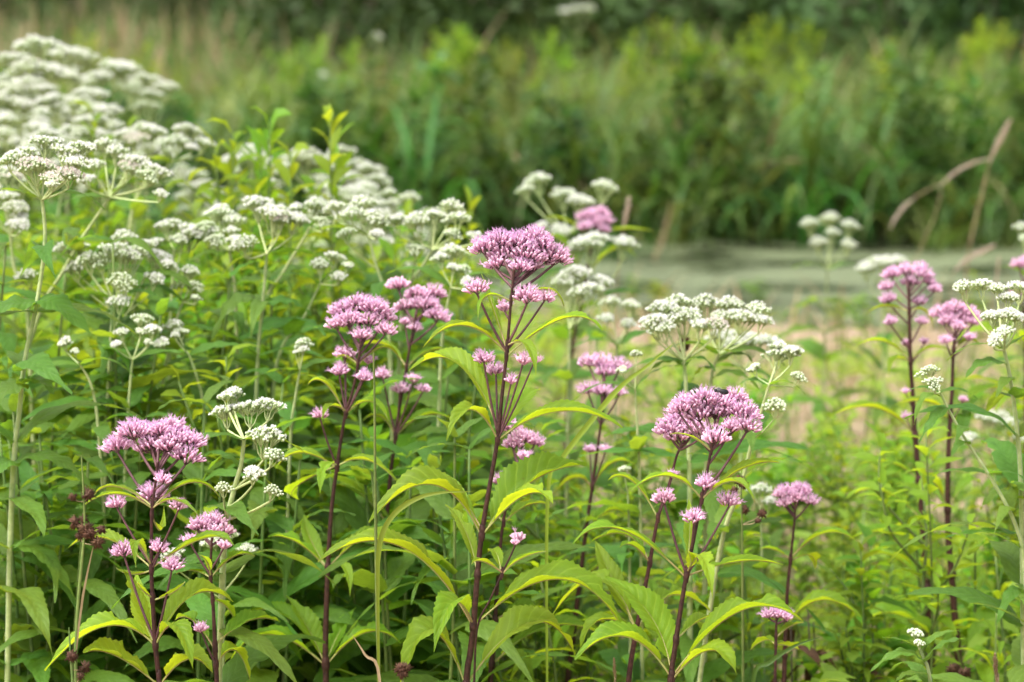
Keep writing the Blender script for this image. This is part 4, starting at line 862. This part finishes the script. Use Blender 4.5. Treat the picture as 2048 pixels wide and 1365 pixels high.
def build_low():
    mb = MB(); st = 0
    for k in range(4600):
        d = 3.3 + 5.6 * rnd() ** .9; x = U(-1, 1) * (.26 * d + .35)
        g = ground_z(x, d)
        if g < .0: continue
        dens = math.sin(x * 2.1 + d * 1.3) + math.sin(x * .9 - d * 2.2)
        if x > .02 * d and d > 5.6 and rnd() < (.93 if dens > -.5 else .5): continue
        h = U(.05, .28) * (1 if d < 6 else max(.22, 1 - (d - 6) * .38))
        b = Vector((x, d, g)); t = b + Vector((U(-.05, .05), U(-.05, .05), h))
        for j in range(6):
            q = b.lerp(t, U(.3, 1)); az = U(0, 6.28); el = U(-.1, .9)
            small_leaf(mb, q, Vector((math.cos(az) * math.cos(el), math.sin(az) * math.cos(el), math.sin(el))), U(.03, .075), U(.010, .024))
    o = obj('undergrowth', mb.mesh('undergrowth', ['leaf_low'])); tag(o, 'low mixed green leaves covering the ground before the pond', 'undergrowth', kind='stuff')
    mb = MB()
    for k in range(3800):
        d = 3.4 + 5.9 * rnd(); x = U(-1, 1) * (.26 * d + .35); g = ground_z(x, d)
        if g < -.03: continue
        blade(mb, Vector((x, d, g - .01)), U(0, 6.28), U(.12, .42) * (1 if d < 6 else max(.3, 1 - (d - 6) * .33)), U(.003, .007), U(2, 30), U(10, 110), 0, 5)
    pass
    o = obj('grass', mb.mesh('grass', ['sedge_light'])); tag(o, 'thin green grass blades scattered through the low growth', 'grass', kind='stuff')
    mb = MB()
    for k in range(4200):
        d = 4.6 + 4.6 * rnd() ** .8; x = U(-1, 1) * (.26 * d + .35); g = ground_z(x, d)
        if g < -.03: continue
        blade(mb, Vector((x, d, g - .005)), U(0, 6.28), U(.06, .28), U(.003, .008), U(20, 80), U(10, 110), 0, 4)
    o = obj('dead_grass', mb.mesh('dead_grass', ['dry'])); tag(o, 'tan dead grass lying under the low green growth', 'grass', kind='stuff')
build_low()

# ------------------------------------------------------------------ rushes, grass stalks, plumes
def spiky(mb, c, r, n=60, mat=0):
    r *= 1.55
    for k in range(n):
        d = Vector((random.gauss(0, 1), random.gauss(0, 1), random.gauss(0, 1))).normalized(); a, x, y = orient(d)
        V = [c + (x * math.cos(q * 2.094) + y * math.sin(q * 2.094)) * r * .2 + d * r * .1 for q in range(3)] + [c + d * r * U(.8, 1.1)]
        mb.add(V, [(0, 1, 3), (1, 2, 3), (2, 0, 3)], mat)
def rush(label, d, S, balls, tip=True, r=.0017):
    P = stem_curve(S, d); base = P[-1].copy(); e = thing('rush', base, label, 'rush', 'brown headed rushes')
    C_ = catmull(P, 5); mb = MB(); mb.tube([q - base for q in C_], [.0006 + (r - .0006) * min(1, i / len(C_) * 2.5) for i in range(len(C_))], 6, 0)
    obj('stalk', mb.mesh('stalk', ['stem_herb']), e)
    for (x, y, rp) in balls:
        c = pt(x, y, d + U(-.008, .008)); mb = MB(); spiky(mb, Vector((0, 0, 0)), sz(rp, d))
        q = min(C_, key=lambda v: (v - c).length + (.03 if v.z > c.z else 0)); hd = obj('seed_head', mb.mesh('seed_head', ['rush_brown']), e, loc=c - base)
        mb = MB(); mb.tube([q - c, (q - c) * .4 - UP * .002, Vector((0, 0, 0))], .0005, 4, 0, False); obj('ray', mb.mesh('ray', ['dry']), hd)
    return e, base
e, base = rush('slender rush with brown spiky seed heads beside the wide domed pink head', 2.88, [(163, 912), (167, 990), (169, 1060), (163, 1130), (156, 1210), (152, 1290), (152, 1372)],
     [(176, 990, 12), (145, 995, 8), (150, 1046, 12), (168, 1038, 8), (172, 1058, 14), (180, 1068, 12), (203, 1060, 9), (195, 1085, 12), (160, 1072, 9)])
mb = MB(); P = [pt(x, y, 2.87) - base for x, y in ((186, 1095), (176, 1140), (166, 1190), (158, 1250), (153, 1300))]
V = []
for i, p in enumerate(P): wd = (.0003, .0009, .0012, .0010, .0006)[i]; V += [p - Vector((wd, 0, 0)), p + Vector((wd, .001, 0))]
mb.add(V, [(2 * i, 2 * i + 1, 2 * i + 3, 2 * i + 2) for i in range(4)]); tag(obj('dry_leaf', mb.mesh('dry_leaf', ['dry']), e), 'dry pinkish blade')
rush('short rush with three brown heads low beside the slender rush', 2.87, [(138, 1255), (141, 1310), (146, 1372)], [(143, 1313, 11), (170, 1335, 11), (161, 1353, 8)])
rush('brown tufted rush head poking up at the foot of the tallest pink plant', 2.85, [(803, 1345), (804, 1360), (806, 1372)], [(800, 1338, 12), (812, 1336, 10), (805, 1348, 10)])
rush('rush with dark brown heads behind the bee plant', 3.3, [(1482, 950), (1484, 1050), (1485, 1180), (1486, 1372)], [(1478, 962, 10), (1488, 970, 8), (1470, 982, 8), (1490, 1020, 8), (1524, 1028, 9), (1516, 1042, 6)])
rush('brown seed heads near the foot of the near black stemmed pair', 3.4, [(1905, 1335), (1908, 1355), (1910, 1372)], [(1905, 1338, 11), (1932, 1345, 10), (1918, 1350, 12)])
rush('dark brown rush head under the free standing white heads', 3.6, [(1368, 672), (1372, 760), (1376, 900), (1378, 1000)], [(1368, 680, 9), (1372, 692, 8), (1366, 700, 7)])

def ribbon(name, label, d, pts, wpx, mat, cat='grass', group='single grass blades', stem=False, dd=None, to_ground=True):
    Pp = [pt(x, y, d + (dd[i] if dd else 0)) for i, (x, y) in enumerate(pts)]
    base = Pp[-1].copy()
    if to_ground:
        base.z = ground_z(base.x, base.y) - .005; Pp.append(Pp[-1].lerp(base, .5)); Pp.append(base.copy())
    C_ = catmull(Pp, 5); n = len(C_); mb = MB()
    if stem: mb.tube([q - base for q in C_], [sz(wpx, d) * .5 * (.45 + .55 * min(1, i / n * 2)) for i in range(n)], 7, 0)
    else:
        V = []
        for i, q in enumerate(C_):
            T = (C_[min(i + 1, n - 1)] - C_[max(i - 1, 0)]).normalized(); s = T.cross(Vector((0, -1, .35))).normalized()
            wd = sz(wpx, d) * .5 * min(1, .06 + i / n * 3.0) * (1 if i < n * .55 else max(.25, 1 - (i / n - .55) * 2.2)); nn = T.cross(s)
            V += [q - base - s * wd, q - base + nn * wd * .5, q - base + s * wd]
        mb.add(V, [f for i in range(n - 1) for f in ((3 * i, 3 * i + 1, 3 * i + 4, 3 * i + 3), (3 * i + 1, 3 * i + 2, 3 * i + 5, 3 * i + 4))])
    o = obj(name, mb.mesh(name, [mat]), loc=base); return tag(o, label, cat, group)
ribbon('grass_stalk', 'thin upright green grass stalk between the domed pink head and the tallest plant', 2.97, [(747, 705), (749, 800), (750, 950), (752, 1100), (755, 1250), (758, 1372)], 8, 'stem_herb', stem=True)
ribbon('tall_grass', 'green grass blade arching from the thin grass stalk to a brown tip', 2.93, [(945, 984), (890, 985), (840, 995), (795, 1022), (768, 1060), (757, 1110), (756, 1200)], 11, 'grass_yellow')
ribbon('tall_grass', 'yellowing grass blade slanting up to an orange tip below the free white heads', 3.25, [(1348, 686), (1300, 728), (1240, 775), (1180, 845), (1120, 925), (1095, 1000)], 11, 'grass_yellow')
ribbon('tall_grass', 'dry straw blade slanting at the foot of the thin grass stalk', 2.9, [(703, 1268), (730, 1310), (760, 1368)], 6, 'dry')
ribbon('tall_grass', 'dark green grass blade curving low under the flat little pink head', 3.15, [(1640, 1275), (1590, 1292), (1540, 1325), (1505, 1368)], 9, 'sedge')

ribbon('dry_grass', 'brown dry blade bent over in an arch against the dark sedges', 11.5, [(1508, 354), (1545, 326), (1600, 322), (1632, 350), (1636, 420), (1612, 500)], 7, 'dry', group='dry blades at the far shore')
ribbon('dry_grass', 'brown dry stalk slanting up from the far shore beside the rosy head', 10.8, [(1345, 395), (1335, 440), (1320, 490), (1300, 540)], 8, 'dry', group='dry blades at the far shore')
ribbon('dry_grass', 'upright tan dry blade high among the far sedges', 11.9, [(1365, 160), (1358, 220), (1350, 290), (1348, 360)], 10, 'dry', group='dry blades at the far shore')
def plume_grass(label, d, pts, w0, plume_n, stalkpts=None, mat='plume'):
    """feathery head (pts, tip first) on a thin dry stalk"""
    Pp = [pt(x, y, d) for x, y in pts]; st = [pt(x, y, d) for x, y in (stalkpts or [])]
    allp = [Pp[-1]] + st; last = allp[-1]; base = Vector((last.x + (last.x - Pp[-1].x) * .3, d, max(ground_z(last.x, d), -.05)))
    e = thing('reed_grass', base, label, 'grass', 'dry reed grasses by the water')
    C_ = catmull(allp + [base.copy()], 5); mb = MB(); mb.tube([q - base for q in C_], .0012, 5, 0); obj('stalk', mb.mesh('stalk', ['dry']), e)
    Cp = catmull(Pp, 6); n = len(Cp); mb = MB(); mb.tube([q - base for q in Cp], .0010, 4, 0)
    for k in range(int(plume_n * .75)):
        t = rnd(); i = min(n - 2, int(t * (n - 1))); q = Cp[i].lerp(Cp[i + 1], rnd()) - base; T = (Cp[i] - Cp[i + 1]).normalized()
        a, x, y = orient(T); r = .85 * sz(w0, d) * math.sin(math.pi * min(.97, max(.06, t))) ** .6
        an = U(0, 6.28); o_ = (x * math.cos(an) + y * math.sin(an)); tip = q + o_ * r * U(.4, 1.25) + T * r * U(.8, 1.8); s = T.cross(o_) * .0011
        mb.add([q, q.lerp(tip, .6) + s, tip, q.lerp(tip, .6) - s], [(0, 1, 2, 3)])
    obj('plume', mb.mesh('plume', [mat]), e)
plume_grass('upright feathery dry plume on a straight stalk at the pond', 6.6, [(2020, 242), (2005, 270), (1990, 300), (1978, 328)], 11, 420, [(1965, 390), (1945, 470), (1930, 560)])
plume_grass('dry plume arching over beside the upright plume', 6.7, [(1880, 372), (1915, 342), (1950, 325), (1982, 318)], 7, 260, [(1970, 360), (1945, 460), (1932, 560)])
plume_grass('drooping dry seed head hanging over the water below the arching plume', 6.9, [(1782, 455), (1795, 430), (1815, 408), (1830, 395)], 8, 220, [(1880, 372), (1870, 430), (1840, 500), (1825, 560)])
plume_grass('low dry plume leaning over the duckweed', 6.3, [(1988, 492), (1960, 505), (1930, 522), (1908, 545)], 11, 320, [(1900, 570), (1895, 640)])
plume_grass('short dry spike standing by the rosy head at the pond edge', 5.5, [(1258, 396), (1255, 415), (1250, 440), (1246, 460)], 9, 240, [(1240, 520), (1232, 620)])
plume_grass('short dry spike low at the water beside the low leaning plume', 6.0, [(1998, 515), (1995, 545), (1990, 580)], 7, 200, [(1986, 640), (1984, 700)])

plume_grass('brown seed spike low beside the tiny green white bud shoot', 3.05, [(1990, 1310), (1991, 1330), (1993, 1350), (1994, 1372)], 8, 260, [(1996, 1400)], 'dry')
plume_grass('small brown seed spike at the foot of the three lobed pink plant', 3.1, [(1228, 1318), (1229, 1335), (1230, 1352), (1230, 1372)], 6, 200, [(1230, 1400)], 'dry')
def dead_clump(px, py, d):
    p = pt(px, py, d); g = ground_z(p.x, d); e = thing('dead_plant', (p.x, d, g), 'clump of brown withered stalks and leaves behind the flat little pink head', 'dead plant')
    mb = MB(); fo = MB(); H = p.z - g
    for k in range(9):
        t = Vector((U(-.09, .09), U(-.06, .06), H * U(.6, 1.05))); mb.tube([Vector((U(-.02, .02), U(-.02, .02), -.01)), t * .5 + Vector((U(-.02, .02), 0, 0)), t], [.0022, .0018, .001], 5, 0)
        for j in range(7):
            q = t * U(.4, 1); small_leaf(fo, q, Vector((U(-1, 1), U(-1, 1), U(-1, .2))), U(.03, .06), U(.008, .016), 0, .5)
    obj('stalks', mb.mesh('stalks', ['bark']), e); obj('withered_leaves', fo.mesh('withered_leaves', ['rush_brown']), e)
dead_clump(1655, 1205, 3.7)
for (x, y, r, lab) in [(1155, 22, 14, 'far blurred white flower heads at the top of the far meadow'), (755, 72, 7, 'single far pale flower dot over the far meadow near the brown stalks'), (645, 148, 7, 'small far white flower dot in the green far meadow')]:
    WP(lab, 12.9, [(x, y + 50), (x, y + 110)], [(x - r * 1.6, y + 4, r), (x + r * 1.4, y - 3, r), (x, y - 2, r)] if r > 10 else [(x, y, r), (x + 5, y + 6, r * .8)], 2, 'far white flowers', ll=.1)

# ------------------------------------------------------------------ the bee
def bee(px, py, d):
    c = pt(px, py, d); e = thing('bee', c, 'small dark bee sitting on top of a pink flower head', 'bee'); e.rotation_euler = (R_(8), R_(-12), R_(200))
    def ell(mb, cc, rx, ry, rz, n=10, m=8):
        o = len(mb.v)
        for i in range(m + 1):
            th = math.pi * i / m
            for k in range(n): a = 2 * math.pi * k / n; mb.v.append(Vector(cc) + Vector((rx * math.cos(th), ry * math.sin(th) * math.cos(a), rz * math.sin(th) * math.sin(a))))
        for i in range(m):
            for k in range(n): mb.f.append((o + i * n + k, o + i * n + (k + 1) % n, o + (i + 1) * n + (k + 1) % n, o + (i + 1) * n + k)); mb.m.append(0)
    mb = MB(); ell(mb, (-.0045, 0, .0), .0052, .0034, .0032); obj('abdomen', mb.mesh('abdomen', ['bee_black']), e)
    mb = MB(); ell(mb, (.0022, 0, .0008), .0030, .0029, .0029); obj('thorax', mb.mesh('thorax', ['bee_fur']), e)
    mb = MB(); ell(mb, (.0058, 0, 0), .0017, .0021, .0020); hd = obj('head', mb.mesh('head', ['bee_black']), e)
    for s in (-1, 1):
        mb = MB(); mb.tube([(.007, s * .0008, .001), (.009, s * .0018, .0026), (.0105, s * .0024, .0018)], .00022, 4); obj('antenna', mb.mesh('antenna', ['bee_black']), hd)
        mb = MB(); V = [Vector((.002, s * .0015, .0032)), Vector((-.003, s * .0036, .0044)), Vector((-.008, s * .0048, .0042)), Vector((-.0085, s * .0026, .004)), Vector((-.003, s * .0014, .0038))]
        mb.add(V, [(0, 1, 4), (1, 2, 3, 4)]); obj('wing', mb.mesh('wing', ['bee_wing']), e)
        for k in range(3):
            x0 = .0035 - k * .0022; mb = MB(); mb.tube([(x0, s * .0018, -.001), (x0 + .0008 - k * .001, s * .0046, -.0006), (x0 + .001 - k * .0014, s * .0058, -.0044)], .0003, 4); obj('leg', mb.mesh('leg', ['bee_black']), e)
bee(1441, 783, 2.975)
